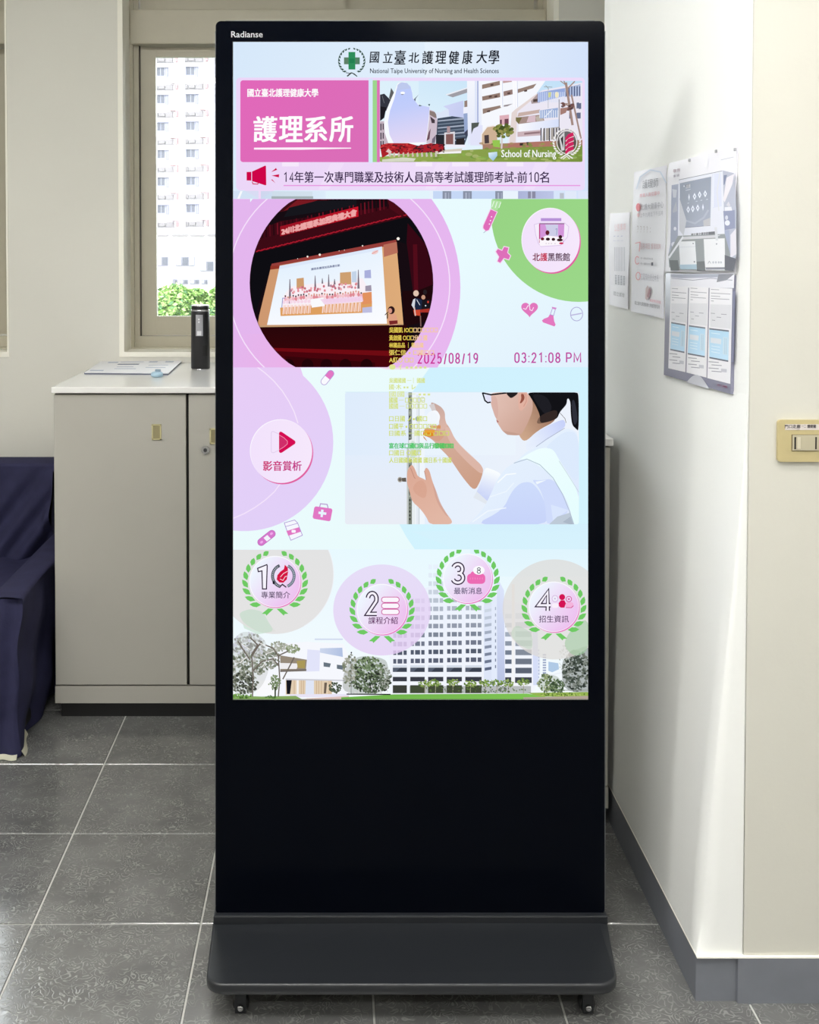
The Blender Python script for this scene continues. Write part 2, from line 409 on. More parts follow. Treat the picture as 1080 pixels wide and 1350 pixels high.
# ================================================================ cabinets
M_cab = mat('grey_beige_steel', (180, 177, 169), .42, spec=.35, noise=.012, nscale=5)
M_cabtop = mat('window_lit_steel_top', (236, 235, 233), .16, spec=.5, noise=.01, nscale=6)  # window light on the cabinet tops is put into this near-white
M_gap = mat('dark_gap', (30, 29, 27), .9)
M_toe = mat('black_plinth', (14, 14, 16), .5)
M_pull = mat('yellowed_plastic', (206, 197, 150), .4)
M_pullin = mat('shaded_yellowed_plastic', (150, 140, 104), .5)  # darker copy of the pull plastic, recess shade put into its colour
def cabinet(x0, x1, yf, yb, h, label, doors, group=None):
    r = empty('cabinet', ((x0 + x1) / 2, (yf + yb) / 2, 0), label, 'cabinet', group)
    b_ = MB().box(x0, x1, yf + .022, yb, .052, h - .021)
    b_.box(x0, x1, yf + .002, yf + .03, .052, .104)
    body = b_.build('body', M_cab, r)
    MB().box(x0 + .012, x1 - .01, yf + .03, yb - .01, .0, .052).build('plinth', M_toe, r)
    MB().box(x0 - .003, x1 + .003, yf - .012, yb, h - .0185, h, bev=.003).build('top', M_cabtop, r)
    MB().box(x0 + .004, x1 - .004, yf + .014, yf + .0225, .1045, h - .019).build('shadow_gap', M_gap, r)
    for k, (d0, d1, hp, lock) in enumerate(doors):
        d = MB().box(d0, d1, yf, yf + .016, .1085, h - .0235, bev=.0018).build('door', M_cab, r)
        if hp is None: continue
        hx, hz = hp
        fr = MB(); a, c_ = .0145, .0235
        for bx in ((hx - a, hx - a + .004, hz - c_, hz + c_), (hx + a - .004, hx + a, hz - c_, hz + c_), (hx - a, hx + a, hz - c_, hz - c_ + .004), (hx - a, hx + a, hz + c_ - .004, hz + c_)):
            fr.box(bx[0], bx[1], yf - .0035, yf + .001, bx[2], bx[3])
        fr.build('handle', M_pull, d)
        MB().box(hx - a + .004, hx + a - .004, yf - .0008, yf + .001, hz - c_ + .004, hz + c_ - .004).box(hx - .004, hx + a - .004, yf - .0028, yf, hz - c_ + .004, hz + c_ - .004).build('handle_recess', M_pullin, d)
        if lock:
            lx, lz = lock
            MB().lathe([(.0125, 0), (.0125, .0035), (.0105, .005), (.006, .0052)], (lx, yf - .0055, lz), 'Y', 28).build('lock', M_chrome, d)
            MB().lathe([(.0055, -.001), (.0055, .0012)], (lx, yf - .0065, lz), 'Y', 18).build('lock_cylinder', mat('lock_core', (90, 90, 96), .4, metal=.8), d)
    return r
YC = 3.238
def P(px, py, Y): return at_y(px, py, Y)
seam = P(247.5, 700, YC).x; cx0 = P(71, 700, YC).x
h1 = P(206.5, 569.5, YC); h2 = P(283, 575, YC); lk = P(271, 593, YC)
cabinet(cx0, .0, YC, YW - .004, 1.0115, 'beige steel office cabinet with two doors under the window', [(cx0 + .002, seam - .004, (h1.x, h1.z), None), (seam + .004, -.002, (h2.x, h2.z), (lk.x, lk.z))])
t0 = P(806, 577, 2.62)
cabinet(.12, t0.x, 2.62, 2.95, t0.z, 'narrow beige steel cabinet hidden behind the kiosk, its top corner peeking past the right edge', [(.122, t0.x - .002, None, None)])

# ---------------------------------------------------------------- things on the cabinet
TZ = 1.0115
M_paper = mat('white_paper', (236, 236, 240), .7)
M_ink = mat('grey_ink', (120, 125, 145), .7); M_ink2 = mat('pale_ink', (180, 186, 205), .7)
M_pedge = mat('paper_block_edge', (96, 100, 118), .8)
c = [at_z(111, 491, TZ + .006), at_z(221, 492, TZ + .006), at_z(239, 475.5, TZ + .006), at_z(132, 476.5, TZ + .006)]
def sheet(name, pts, z0, z1, mats, label=None, cat=None, parent=None):
    m = MB(); m.prism([(p[0], p[1]) for p in pts], z0, z1)
    ctr = (sum(p[0] for p in pts) / len(pts), sum(p[1] for p in pts) / len(pts), z0)
    return tag(m.build(name, mats, parent, ctr), label, cat)
r = empty('desk_pad', ((c[0].x + c[2].x) / 2, (c[0].y + c[2].y) / 2, TZ), 'flat pad of printed forms lying on the cabinet top', 'papers')
sheet('backing_board', c, TZ, TZ + .004, M_pedge, parent=r)
top = sheet('top_sheet', [p + Vector((.002, .002, 0)) for p in c], TZ + .004, TZ + .0062, M_paper, parent=r)
def lerp2(u, v):
    a = c[0].lerp(c[1], u); b2 = c[3].lerp(c[2], u); return a.lerp(b2, v)
def strip(u0, u1, v0, v1, m):
    q = [lerp2(u0, v0), lerp2(u1, v0), lerp2(u1, v1), lerp2(u0, v1)]
    sheet('printed_line', q, TZ + .0062, TZ + .0066, m, parent=top)
strip(.27, .53, .66, .74, M_ink); strip(.27, .55, .9, .93, M_ink2); strip(.12, .24, .84, .93, M_ink2); strip(.62, .72, .86, .95, M_ink2)
strip(.82, .92, .86, .95, M_ink2); strip(.04, .2, .12, .2, M_ink2); strip(.3, .56, .3, .34, M_ink2); strip(.3, .5, .46, .5, M_ink2); strip(.66, .9, .4, .44, M_ink2); strip(.66, .9, .6, .63, M_ink2)
p = at_z(207, 497, TZ)
er = empty('tape_dispenser', (p.x, p.y, TZ), 'small pale blue eraser-like lump beside the pad of forms', 'eraser')
er.name = 'eraser'
M_blue = mat('pale_blue_rubber', (176, 206, 226), .5)
MB().lathe([(.012, 0), (.0195, .003), (.0195, .012), (.014, .017), (.004, .018)], (p.x, p.y, TZ), 'Z', 20).build('body', M_blue, er)
MB().box(p.x - .006, p.x + .012, p.y - .004, p.y + .006, TZ + .017, TZ + .025, bev=.002).build('knob', mat('grey_blue_plastic', (140, 160, 176), .5), er)

p = at_z(264.5, 487.5, TZ)
th = empty('thermos', (p.x, p.y, TZ), 'black cylindrical thermos with a silver rim and grey label on the cabinet', 'thermos')
R = 12.3 * p.y / FOC
M_th = mat('matte_black_coating', (22, 21, 26), .38, spec=.5)
M_steel = mat('brushed_steel', (196, 196, 200), .22, metal=1.)
MB().lathe([(R * .96, .004), (R * 1.02, .008), (R, .10), (R * .985, .195), (R * .96, .2015)], (p.x, p.y, TZ), 'Z', 40).build('body', M_th, th)
MB().lathe([(R * .93, 0), (R * .98, .001), (R * .98, .005), (R * .9, .007)], (p.x, p.y, TZ), 'Z', 40).build('foot_ring', M_steel, th)
MB().lathe([(R * .9, .2), (R * .99, .2018), (R * .99, .206), (R * .9, .208)], (p.x, p.y, TZ), 'Z', 40).build('collar', M_steel, th)
MB().lathe([(R * .88, .206), (R * .95, .208), (R * .95, .217), (R * .88, .2195)], (p.x, p.y, TZ), 'Z', 40).build('lid', M_th, th)
MB().lathe([(R * .89, .2175), (R * .94, .2185), (R * .94, .2215), (R * .84, .2225), (R * .1, .2225)], (p.x, p.y, TZ), 'Z', 40).build('lid_rim', M_steel, th)
def cyl_patch(a0, a1, z0, z1, rr, n=8):
    m = MB()
    def f(u, v):
        a = math.radians(a0 + (a1 - a0) * u); return (p.x + rr * math.sin(a), p.y - rr * math.cos(a), TZ + z0 + (z1 - z0) * v)
    return m.grid(f, n, 4)
lab = cyl_patch(-22, 22, .118, .19, R * 1.012).build('label', mat('silver_label', (168, 168, 176), .35, metal=.3), th, recalc=False)
cyl_patch(-14, 12, .12, .135, R * 1.02).build('label_mark', mat('pale_label_print', (226, 226, 230), .5), lab, recalc=False)
for zz in (.163, .172): cyl_patch(-7, 3, zz, zz + .005, R * 1.02).build('label_mark', MATS['pale_label_print'], lab, recalc=False)
cyl_patch(20, 52, .05, .085, R * 1.015).build('handle_pad', M_rub, th, recalc=False)

# ================================================================ armchair under a navy cloth
M_navy = mat('navy_stretch_cloth', (50, 50, 78), .8, spec=.15, noise=.12, nscale=18, bump=.35, bscale=260)
M_hem = mat('pale_hem', (196, 194, 176), .8)
chair = empty('armchair', (-1.3, 3.4, 0), 'navy cloth covered armchair beside the beige cabinet', 'armchair')
rnd = random.Random(3)
def fold(t, seeds):
    return sum(a * math.sin(f * t + ph) for a, f, ph in seeds)
# right arm: top face, outer face falling to the floor with folds, front face
AX0, AX1, AZ, AY0, AY1 = -.962, -.872, .448, 3.0, 3.70
def arm(u, v):
    # u along the profile: inner bottom -> top -> outer bottom ; v from front to back
    y = AY0 + (AY1 - AY0) * v
    L1, L2, L3 = .12, .09, AZ
    s = u * (L1 + L2 + L3)
    if s < L1: x, z = AX0, AZ - L1 + s
    elif s < L1 + L2: x, z = AX0 + (s - L1), AZ + .004 * math.sin(math.pi * (s - L1) / L2)
    else:
        q = s - L1 - L2; x, z = AX1, AZ - q
        k = q / AZ
        x += .013 * k * math.sin(y * 26 + 5 * k) * (1 if k > .15 else k / .15) + .005 * math.sin(z * 30 + y * 11) - .012 * k
        if k > .75: y2 = y; x -= .01 * (k - .75) * 4
    # front end rounds over and flares to the floor
    return Vector((x, y, max(z, .004)))
MB().grid(arm, 60, 60).build('arm_cover', M_navy, chair, recalc=False)
def armfront(u, v):
    x = AX0 - .02 + (AX1 - AX0 + .008) * u
    z = AZ * (1 - v) + .004 * v
    y = AY0 - .018 * math.sin(math.pi * min(1, v * 1.3)) * .8 - .02 * v + .012 * v * math.sin(u * 9 + v * 3)
    bulge = .5 - .5 * math.cos(2 * math.pi * u)
    y += .02 * (1 - bulge) * (1 if True else 0)
    x += (.006 * math.sin(v * 14)) * v * u
    if u > .99: x, y = arm((.12 + .09 + v * AZ) / (.21 + AZ), 0).x, AY0
    if v < .01: y = AY0
    return Vector((x, y, z))
MB().grid(armfront, 24, 40).build('arm_front_cover', M_navy, chair)
# back: front face with slanting folds drawn towards the seat corner, rounded top
BX0, BX1, BZ, BY = -1.66, -.958, .690, 3.68
def back(u, v):
    x = BX0 + (BX1 - BX0) * u
    L1, L2, L3 = .42, .12, .3
    s = v * (L1 + L2 + L3)
    if s < L1: z, y = BZ - L1 + s, BY
    elif s < L1 + L2:
        a = math.pi * (s - L1) / L2; z, y = BZ + .010 * math.sin(a), BY + .13 * (s - L1) / L2
    else: z, y = BZ - (s - L1 - L2), BY + .13
    if s < L1 + .02:
        d = (BX1 - x)
        # slanting folds running down to the left from the right edge
        t = (BZ - z) - d * 1.35
        amp = .028 * math.exp(-d * 3.2) * min(1, (BZ - z) * 4)
        y += -amp * math.sin(t * 46) - .02 * math.exp(-((t - .1) / .06) ** 2)
    x += .006 * math.sin(z * 22) * (u > .97) - .004 * (z < BZ - .02) * (u > .97)
    return Vector((x, y, z))
MB().grid(back, 70, 90).build('back_cover', M_navy, chair, recalc=False)
def backside(u, v):
    y = BY + .13 * u; z = BZ + .010 * math.sin(math.pi * u) - .4 * v
    x = BX1 + .006 * math.sin(z * 22) * (1 - u) + .008 * math.sin(y * 40 + z * 8) * u * v
    return Vector((x, y, z))
MB().grid(backside, 12, 30).build('back_side_cover', M_navy, chair, recalc=False)
def seatf(u, v):
    x = -1.62 + (AX0 + 1.64) * u; y = 3.03 + .67 * v
    z = .37 + .02 * math.sin(math.pi * u) * math.sin(math.pi * v) + .004 * math.sin(x * 40 + y * 25)
    return Vector((x, y, z))
MB().grid(seatf, 30, 30).build('seat_cover', M_navy, chair, recalc=False)
def seatfront(u, v):
    x = -1.62 + (AX0 + 1.64) * u; z = .37 * (1 - v) + .004
    return Vector((x, 3.03 - .02 * v + .012 * v * math.sin(x * 34), z))
MB().grid(seatfront, 50, 16).build('seat_front_cover', M_navy, chair, recalc=False)
# left arm, out of the frame but part of the chair
MB().box(-1.74, -1.64, 3.0, 3.7, .004, .448, bev=.015).build('arm_cover', M_navy, chair)
MB().box(-1.62, -.98, 3.08, 3.66, .03, .36, bev=.01).box(-1.62, -.98, 3.70, 3.80, .03, .66, bev=.01).box(-.953, -.900, 3.04, 3.68, .03, .43).build('frame', M_rub, chair)
hm = MB()
for k in range(34):
    v0 = k / 34; q0 = arm(1, v0); q1 = arm(1, (k + 1) / 34)
    if k % 9 in (0, 1, 2, 3): continue
hm.bm.free()
hm = MB()
def hemf(u, v):
    q = arm(1, .0 + .2 * u); return Vector((q.x + .0015 + .010 * (1 - v), q.y, .002 + .016 * v))
hm.grid(hemf, 16, 2); hm.build('hem', M_hem, chair, recalc=False)
def hemg(u, v):
    q = armfront(.15 + .8 * u, 1); return Vector((q.x, q.y - .002 - .008 * (1 - v), .002 + .012 * v))
MB().grid(hemg, 16, 2).build('hem', M_hem, chair, recalc=False)

# ================================================================ switch plate on the pier's front face
SY = 2.011
a, b2 = P(1023.5, 608, SY), P(1086, 553, SY)
sw = empty('light_switch', ((a.x + b2.x) / 2 + .02, SY, (a.z + b2.z) / 2), 'yellowed beige light switch plate with a paper label on the right wall', 'light switch')
M_plate = mat('yellowed_switch_plate', (190, 176, 132), .38, spec=.4, noise=.04, nscale=30)
x1s = a.x + .118
m = MB(); slab_xz(m, a.x, x1s, a.z, b2.z, .006, SY - .007, SY); m.build('plate', M_plate, sw)
la, lb = P(1033, 566, SY), P(1079.5, 558.5, SY)
lbm = MB().box(la.x, lb.x + .012, SY - .0078, SY - .0068, la.z, lb.z).build('paper_label', mat('label_paper', (208, 200, 196), .7), sw)
qa, qb = P(1041.5, 593.5, SY), P(1079, 572, SY)
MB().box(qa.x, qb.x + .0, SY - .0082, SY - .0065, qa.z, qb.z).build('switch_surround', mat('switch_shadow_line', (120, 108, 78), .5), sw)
ins = MB().box(qa.x + .0012, qb.x - .0008, SY - .0095, SY - .0075, qa.z + .0012, qb.z - .0008).build('rocker', mat('rocker_plastic', (184, 176, 152), .35), sw)
for x0_, x1_ in ((1044.6, 1046.8), (1072, 1074)):
    u, v = P(x0_, 591, SY), P(x1_, 575, SY)
    MB().box(u.x, v.x, SY - .0099, SY - .0093, u.z, v.z).build('slot', M_toe, ins)
u, v = P(1048.5, 590.5, SY), P(1053, 575, SY)
MB().box(u.x, v.x, SY - .0105, SY - .0093, u.z, v.z, bev=.0004).build('indicator', mat('indicator_plastic', (206, 198, 176), .4), ins)
# ================================================================ flat print and screen graphics
def attr_mat(name, emissive):
    m = bpy.data.materials.new(name); m.use_nodes = True; nt = m.node_tree; nt.nodes.clear(); L = nt.links.new
    out = nd(nt, 'ShaderNodeOutputMaterial'); at = nd(nt, 'ShaderNodeAttribute', attribute_name='ink'); at.attribute_type = 'GEOMETRY'
    tr = nd(nt, 'ShaderNodeBsdfTransparent'); mx = nd(nt, 'ShaderNodeMixShader')
    if emissive:
        sh = nd(nt, 'ShaderNodeEmission'); L(at.outputs['Color'], sh.inputs['Color']); sh.inputs['Strength'].default_value = 1.0; so = sh.outputs[0]
        m.cycles.emission_sampling = 'NONE'
    else:
        sh = nd(nt, 'ShaderNodeBsdfPrincipled'); L(at.outputs['Color'], sh.inputs['Base Color']); sh.inputs['Roughness'].default_value = .55; so = sh.outputs[0]
        sh.inputs['Specular IOR Level'].default_value = .3
    L(at.outputs['Alpha'], mx.inputs[0]); L(tr.outputs[0], mx.inputs[1]); L(so, mx.inputs[2]); L(mx.outputs[0], out.inputs[0])
    return m
M_screen = attr_mat('lit_screen_pixels', True)
M_print = attr_mat('printed_ink', False)
_tc = {}
def glyphs(s, bold):
    k = s
    if k not in _tc:
        c = bpy.data.curves.new('lettering', 'FONT'); c.body = s; c.resolution_u = 2
        o = bpy.data.objects.new('lettering', c); COL.objects.link(o)
        dg = bpy.context.evaluated_depsgraph_get(); e = o.evaluated_get(dg); m = e.to_mesh()
        vs = [(v.co.x, v.co.y) for v in m.vertices]; fs = [tuple(p.vertices) for p in m.polygons]
        e.to_mesh_clear(); bpy.data.objects.remove(o); bpy.data.curves.remove(c)
        _tc[k] = (vs, fs)
    return _tc[k]
def grad(c0, c1, p0, p1):
    dx, dy = p1[0] - p0[0], p1[1] - p0[1]; L2 = dx * dx + dy * dy
    def f(x, y):
        t = max(0, min(1, ((x - p0[0]) * dx + (y - p0[1]) * dy) / L2)); return tuple(a + (b - a) * t for a, b in zip(c0, c1))
    return f
def clip_tri(poly, cp):
    """Sutherland-Hodgman against convex cp (px coordinates), poly = [(x,y,r,g,b)]"""
    n = len(cp); A = sum(cp[i][0] * cp[(i+1) % n][1] - cp[(i+1) % n][0] * cp[i][1] for i in range(n))
    sg = 1 if A > 0 else -1
    for i in range(n):
        a, b = cp[i], cp[(i+1) % n]
        def d(p): return sg * ((b[0] - a[0]) * (p[1] - a[1]) - (b[1] - a[1]) * (p[0] - a[0]))
        out = []
        for j in range(len(poly)):
            p, q = poly[j], poly[(j+1) % len(poly)]; dp, dq = d(p), d(q)
            if dp >= 0: out.append(p)
            if (dp >= 0) != (dq >= 0):
                t = dp / (dp - dq); out.append(tuple(u + (v - u) * t for u, v in zip(p, q)))
        poly = out
        if not poly: break
    return poly
class Canvas:
    def __init__(s, place, step, x0=300, y0=40, x1=800, y1=940):
        s.place, s.step, s.x0, s.y0 = place, step, x0, y0
        s.g = np.zeros((int(y1 - y0) + 4, int(x1 - x0) + 4), int); s.reset(); s.clip = None; s.soft = False
    def reset(s): s.V, s.F, s.C = [], [], []
    def polys(s, plist, a=1.0):
        """plist: list of [(x,y,r,g,b)...]; all at one level"""
        if s.clip is not None:
            o = []
            for p in plist:
                if len(p) > 4:
                    tr = tessellate_polygon([[Vector((q[0], q[1], 0)) for q in p]]); tt = [[p[i] for i in t] for t in tr]
                else: tt = [p]
                for t in tt:
                    r = clip_tri(t, s.clip)
                    if len(r) >= 3: o.append(r)
            plist = o
        if not plist: return
        xs = [q[0] for p in plist for q in p]; ys = [q[1] for p in plist for q in p]
        i0, i1 = max(0, int(min(xs) - s.x0)), int(max(xs) - s.x0) + 1; j0, j1 = max(0, int(min(ys) - s.y0)), int(max(ys) - s.y0) + 1
        sub = s.g[j0:j1 + 1, i0:i1 + 1]
        if sub.size == 0: return
        lv = int(sub.max()) + 1; s.g[j0:j1 + 1, i0:i1 + 1] = lv
        for p in plist:
            k = len(s.V)
            for q in p:
                s.V.append(s.place(q[0], q[1], lv * s.step)); s.C.append((*lin(q[2:5]), a))
            s.F.append(tuple(range(k, k + len(p))))
    def poly(s, pts, col, a=1.0):
        f = col if callable(col) else (lambda x, y: col)
        if s.soft and len(pts) > 4:
            for _ in range(2):
                n = len(pts); pts = [z for i in range(n) for z in (tuple(.78 * u + .22 * v for u, v in zip(pts[i][:2], pts[(i+1) % n][:2])), tuple(.22 * u + .78 * v for u, v in zip(pts[i][:2], pts[(i+1) % n][:2])))]
        tr = tessellate_polygon([[Vector((q[0], q[1], 0)) for q in pts]]) if len(pts) > 3 else [(0, 1, 2)]
        s.polys([[(*pts[i][:2], *f(pts[i][0], pts[i][1])) for i in t] for t in tr], a)
    def rect(s, x0, y0, x1, y1, col, a=1.0):
        s.poly([(x0, y0), (x1, y0), (x1, y1), (x0, y1)], col, a)
    def rrect(s, x0, y0, x1, y1, r, col, a=1.0, n=4): s.poly(rrect_pts(x0, x1, y0, y1, r, n), col, a)
    def ell(s, cx, cy, rx, ry, col, a=1.0, n=40, rot=0):
        s.poly(ell_pts(cx, cy, rx, ry, n, rot), col, a)
    def stroke(s, pts, w, col, closed=False, a=1.0):
        f = col if callable(col) else (lambda x, y: col)
        n = len(pts); L, R = [], []
        for i in range(n):
            p = Vector(pts[i][:2])
            pv = Vector(pts[(i-1) % n][:2]) if (closed or i > 0) else None; nx = Vector(pts[(i+1) % n][:2]) if (closed or i < n-1) else None
            d0 = (p - pv).normalized() if pv is not None and (p - pv).length else None; d1 = (nx - p).normalized() if nx is not None and (nx - p).length else None
            d0 = d0 or d1; d1 = d1 or d0
            t = d0 + d1
            t = t.normalized() if t.length > 1e-3 else d0
            nm = Vector((-t.y, t.x)); k = max(.5, abs(nm.dot(Vector((-d0.y, d0.x)))))
            L.append(p + nm * (w / 2 / k)); R.append(p - nm * (w / 2 / k))
        out = []
        for i in range(n if closed else n - 1):
            j = (i + 1) % n; q = [L[i], L[j], R[j], R[i]]
            out.append([(v.x, v.y, *f(v.x, v.y)) for v in q])
        s.polys(out, a)
    def text(s, t, x0, x1, y0, y1, col, bold=0.0, a=1.0, shear=0., quad=None):
        vs, fs = glyphs(t, bold)
        mx, Mx = min(v[0] for v in vs), max(v[0] for v in vs); my, My = min(v[1] for v in vs), max(v[1] for v in vs)
        f = col if callable(col) else (lambda x, y: col)
        def T(v):
            u, w_ = (v[0] - mx) / (Mx - mx), (v[1] - my) / (My - my)
            if quad:      # tl, tr, br, bl
                tl, tr, br, bl = quad
                x = (tl[0] * (1-u) + tr[0] * u) * w_ + (bl[0] * (1-u) + br[0] * u) * (1 - w_)
                y = (tl[1] * (1-u) + tr[1] * u) * w_ + (bl[1] * (1-u) + br[1] * u) * (1 - w_)
            else: x, y = x0 + (x1 - x0) * u + shear * w_, y1 - (y1 - y0) * w_
            return (x, y)
        P_ = [T(v) for v in vs]
        if bold and a > .99:      # heavier strokes: the same glyphs laid a hair apart
            xs = [q[0] for q in P_]; ys = [q[1] for q in P_]
            e = bold * (max(ys) - min(ys)) * .75; out = []
            for dx, dy in ((-e, -e * .6), (e, -e * .6), (e, e * .6), (-e, e * .6), (0, 0)):
                out += [[(P_[i][0] + dx, P_[i][1] + dy, *f(*P_[i])) for i in fc] for fc in fs]
            s.polys(out, a)
        else: s.polys([[(*P_[i], *f(*P_[i])) for i in fc] for fc in fs], a)
    def flush(s, name, m, parent, label=None, world=False):
        me = bpy.data.meshes.new(name)
        V = s.V
        o_ = Vector((0, 0, 0))
        if world:
            o_ = sum((Vector(v) for v in V), Vector((0, 0, 0))) / len(V); V = [tuple(Vector(v) - o_) for v in V]
        me.from_pydata([tuple(v) for v in V], [], s.F)
        at = me.color_attributes.new('ink', 'FLOAT_COLOR', 'POINT')
        at.data.foreach_set('color', np.array(s.C, 'f').ravel())
        ob = link(name, me, m, parent)
        if world: ob.location = o_ - wloc(parent)
        if label: ob['label'] = label
        s.reset(); return ob
def ell_pts(cx, cy, rx, ry, n=40, rot=0, a0=0, a1=360):
    c, s_ = math.cos(math.radians(rot)), math.sin(math.radians(rot)); full = abs(a1 - a0) >= 360
    out = []
    for k in range(n if full else n + 1):
        t = math.radians(a0 + (a1 - a0) * k / n); x, y = rx * math.cos(t), ry * math.sin(t)
        out.append((cx + x * c - y * s_, cy + x * s_ + y * c))
    return out
def Q(ox, oy, sc, pts): return [(ox + x / sc, oy + y / sc) for x, y in pts]
def box_clip(x0, y0, x1, y1): return [(x0, y0), (x1, y0), (x1, y1), (x0, y1)]

# plain stroked numerals, (0..1, 0..1) with y down
def arc_(cx, cy, rx, ry, a0, a1, n=14): return [(cx + rx * math.cos(math.radians(a0 + (a1 - a0) * k / n)), cy + ry * math.sin(math.radians(a0 + (a1 - a0) * k / n))) for k in range(n + 1)]
NUM = {'0': [arc_(.5, .3, .5, .3, 180, 360) + arc_(.5, .7, .5, .3, 0, 180) + [(0, .3)]], '1': [[(.12, .2), (.62, .0), (.62, 1)]],
       '2': [arc_(.5, .28, .46, .28, 190, 385) + [(.02, 1), (1, 1)]], '3': [arc_(.46, .26, .44, .26, 200, 420) + [(.42, .5)], [(.42, .49)] + arc_(.46, .74, .5, .26, -78, 160)],
       '4': [[(.76, 1), (.76, 0), (0, .7), (1, .7)]], '5': [[(.9, 0), (.18, 0), (.1, .47)] + arc_(.48, .68, .48, .32, -130, 150)], '8': [arc_(.5, .25, .42, .25, 90, 450), arc_(.5, .75, .5, .25, -90, 270)],
       '9': [arc_(.5, .3, .48, .3, 0, 360), [(.98, .3), (.9, .72), (.6, .96), (.25, 1)]], '/': [[(.9, 0), (.1, 1.12)]], ':': [[(.5, .3), (.5, .42)], [(.5, .88), (.5, 1)]],
       'P': [[(0, 1), (0, 0), (.55, 0)] + arc_(.58, .27, .4, .27, -90, 90) + [(0, .54)]], 'M': [[(0, 1), (0, 0), (.5, .8), (1, 0), (1, 1)]]}
def num(ch, x0, x1, y0, y1, w, col, ink=1):
    for st in NUM[ch]: CV.stroke([(x0 + (x1 - x0) * p[0], y0 + (y1 - y0) * p[1]) for p in st], w, col)
def numrow(s_, x0, x1, y0, y1, w, col, rel={}):
    ws = [rel.get(ch, {':': .45, '/': .8, ' ': .55, 'P': 1.1, 'M': 1.35}.get(ch, 1.0)) for ch in s_]; u = (x1 - x0) / sum(ws); x = x0
    for ch, w_ in zip(s_, ws):
        g = u * .15
        if ch != ' ': num(ch, x + g + w / 3, x + u * w_ - g - w / 3, y0, y1, w, col)
        x += u * w_

# ---------------------------------------------------------------- the touchscreen
scr = kpart(MB().box((306.5 - 541) / SC, (776 - 541) / SC, -.0008, .001, (1207 - 923) / SC, (1207 - 54.5) / SC), 'screen', mat('screen_surround', (8, 9, 12), .3), kiosk)
CV = Canvas(lambda x, y, h: ((x - 541) / SC, -.0012 - h, (1207 - y) / SC), 8e-6)
FULL = box_clip(307.5, 55.5, 775.3, 922)
W_ = (255, 255, 255)
def done(name, label=None): return CV.flush(name, M_screen, scr, label)

CV.clip = FULL
CV.rect(300, 50, 780, 264, grad((214, 232, 250), (232, 243, 253), (300, 50), (560, 200)))
CV.rect(560, 50, 780, 264, grad((232, 243, 253), (206, 222, 250), (560, 60), (780, 60)), .8)
CV.rect(300, 262, 780, 486, grad((234, 253, 255), (226, 240, 253), (640, 300), (780, 490)))
CV.rect(300, 484, 780, 727, grad((236, 252, 252), (232, 250, 253), (300, 500), (600, 700)))
CV.poly([(567, 484), (780, 484), (780, 727), (549, 727), (536, 708), (526, 690), (524, 640), (530, 560), (545, 515)], grad((208, 241, 254), (212, 244, 254), (560, 484), (700, 720)))
CV.rect(300, 724, 780, 925, grad((232, 249, 255), (246, 251, 254), (500, 724), (500, 900)))
CV.rect(620, 690, 780, 760, grad((212, 238, 252), (226, 246, 254), (700, 690), (700, 760)), .6)
CV.poly([(541, 700), (600, 724), (780, 724), (780, 700)], (214, 242, 253), .6)
done('backdrop')

# title line
def laurel(cx, cy, r, col, n, leafl, leafw, a_start, a_end, wreath_y=1.0):
    for sgn in (-1, 1):
        for k in range(n):
            a = math.radians(a_start + (a_end - a_start) * k / (n - 1))     # 0 = straight down
            x, y = cx + sgn * r * math.sin(a), cy + r * math.cos(a) * wreath_y
            t = k / (n - 1); L = leafl * (1 - .38 * t)
            # leaf points up and outward
            ang = math.atan2(-math.sin(a), sgn * math.cos(a)) + sgn * (.62 - .3 * t)
            tx, ty = math.cos(ang), math.sin(ang)
            nx, ny = -ty, tx; w2 = leafw / 2
            c_ = (x + tx * L * .15, y + ty * L * .15)
            pts = [(c_[0] - tx * L * .5, c_[1] - ty * L * .5), (c_[0] - tx * L * .12 + nx * w2, c_[1] - ty * L * .12 + ny * w2), (c_[0] + tx * L * .2 + nx * w2 * .8, c_[1] + ty * L * .2 + ny * w2 * .8),
                   (c_[0] + tx * L * .5, c_[1] + ty * L * .5), (c_[0] + tx * L * .2 - nx * w2 * .8, c_[1] + ty * L * .2 - ny * w2 * .8), (c_[0] - tx * L * .12 - nx * w2, c_[1] - ty * L * .12 - ny * w2)]
            CV.poly(pts, col)
cxe, cye = 463.8, 80.5
laurel(cxe, cye, 16.2, (52, 78, 66), 10, 6.2, 2.1, 32, 166)
CV.stroke(ell_pts(cxe, cye, 17.5, 17.5, 20, 0, 120, 240), .7, (70, 96, 84)); CV.stroke(ell_pts(cxe, cye, 17.5, 17.5, 20, 0, -60, 60), .7, (70, 96, 84))
CV.stroke([(457.5, 100.5), (463, 96), (467, 97.5), (471, 101)], 1.1, (50, 60, 54)); CV.stroke([(456, 96), (463, 97), (458, 101)], 1, (60, 70, 64)); CV.stroke([(464, 96), (470.5, 100.5)], 1.2, (50, 60, 54))
CV.rect(453.6, 75.8, 474.4, 84.9, grad((96, 128, 104), (84, 130, 104), (453, 80), (475, 80)))
CV.rect(459.5, 68.7, 468.5, 91.8, (48, 142, 92))
CV.rect(460.5, 77.3, 467.5, 83.4, (36, 128, 82))
for i, ch in enumerate('國立臺北護理健康大學'):
    x0 = [487, 504.5, 519.5, 538, 556, 573.5, 591, 609, 627.5, 643.5][i]
    CV.text(ch, x0 + .4, x0 + [12, 12.5, 14.5, 14, 14.5, 14, 13.5, 13, 14, 14][i], [69, 69, 67, 70, 68, 68, 68, 67, 68, 67][i] - .5, [83, 83, 85, 83, 84.5, 84, 84.5, 84.5, 83.5, 84.5][i], (24, 28, 38), .022, shear=1.2)
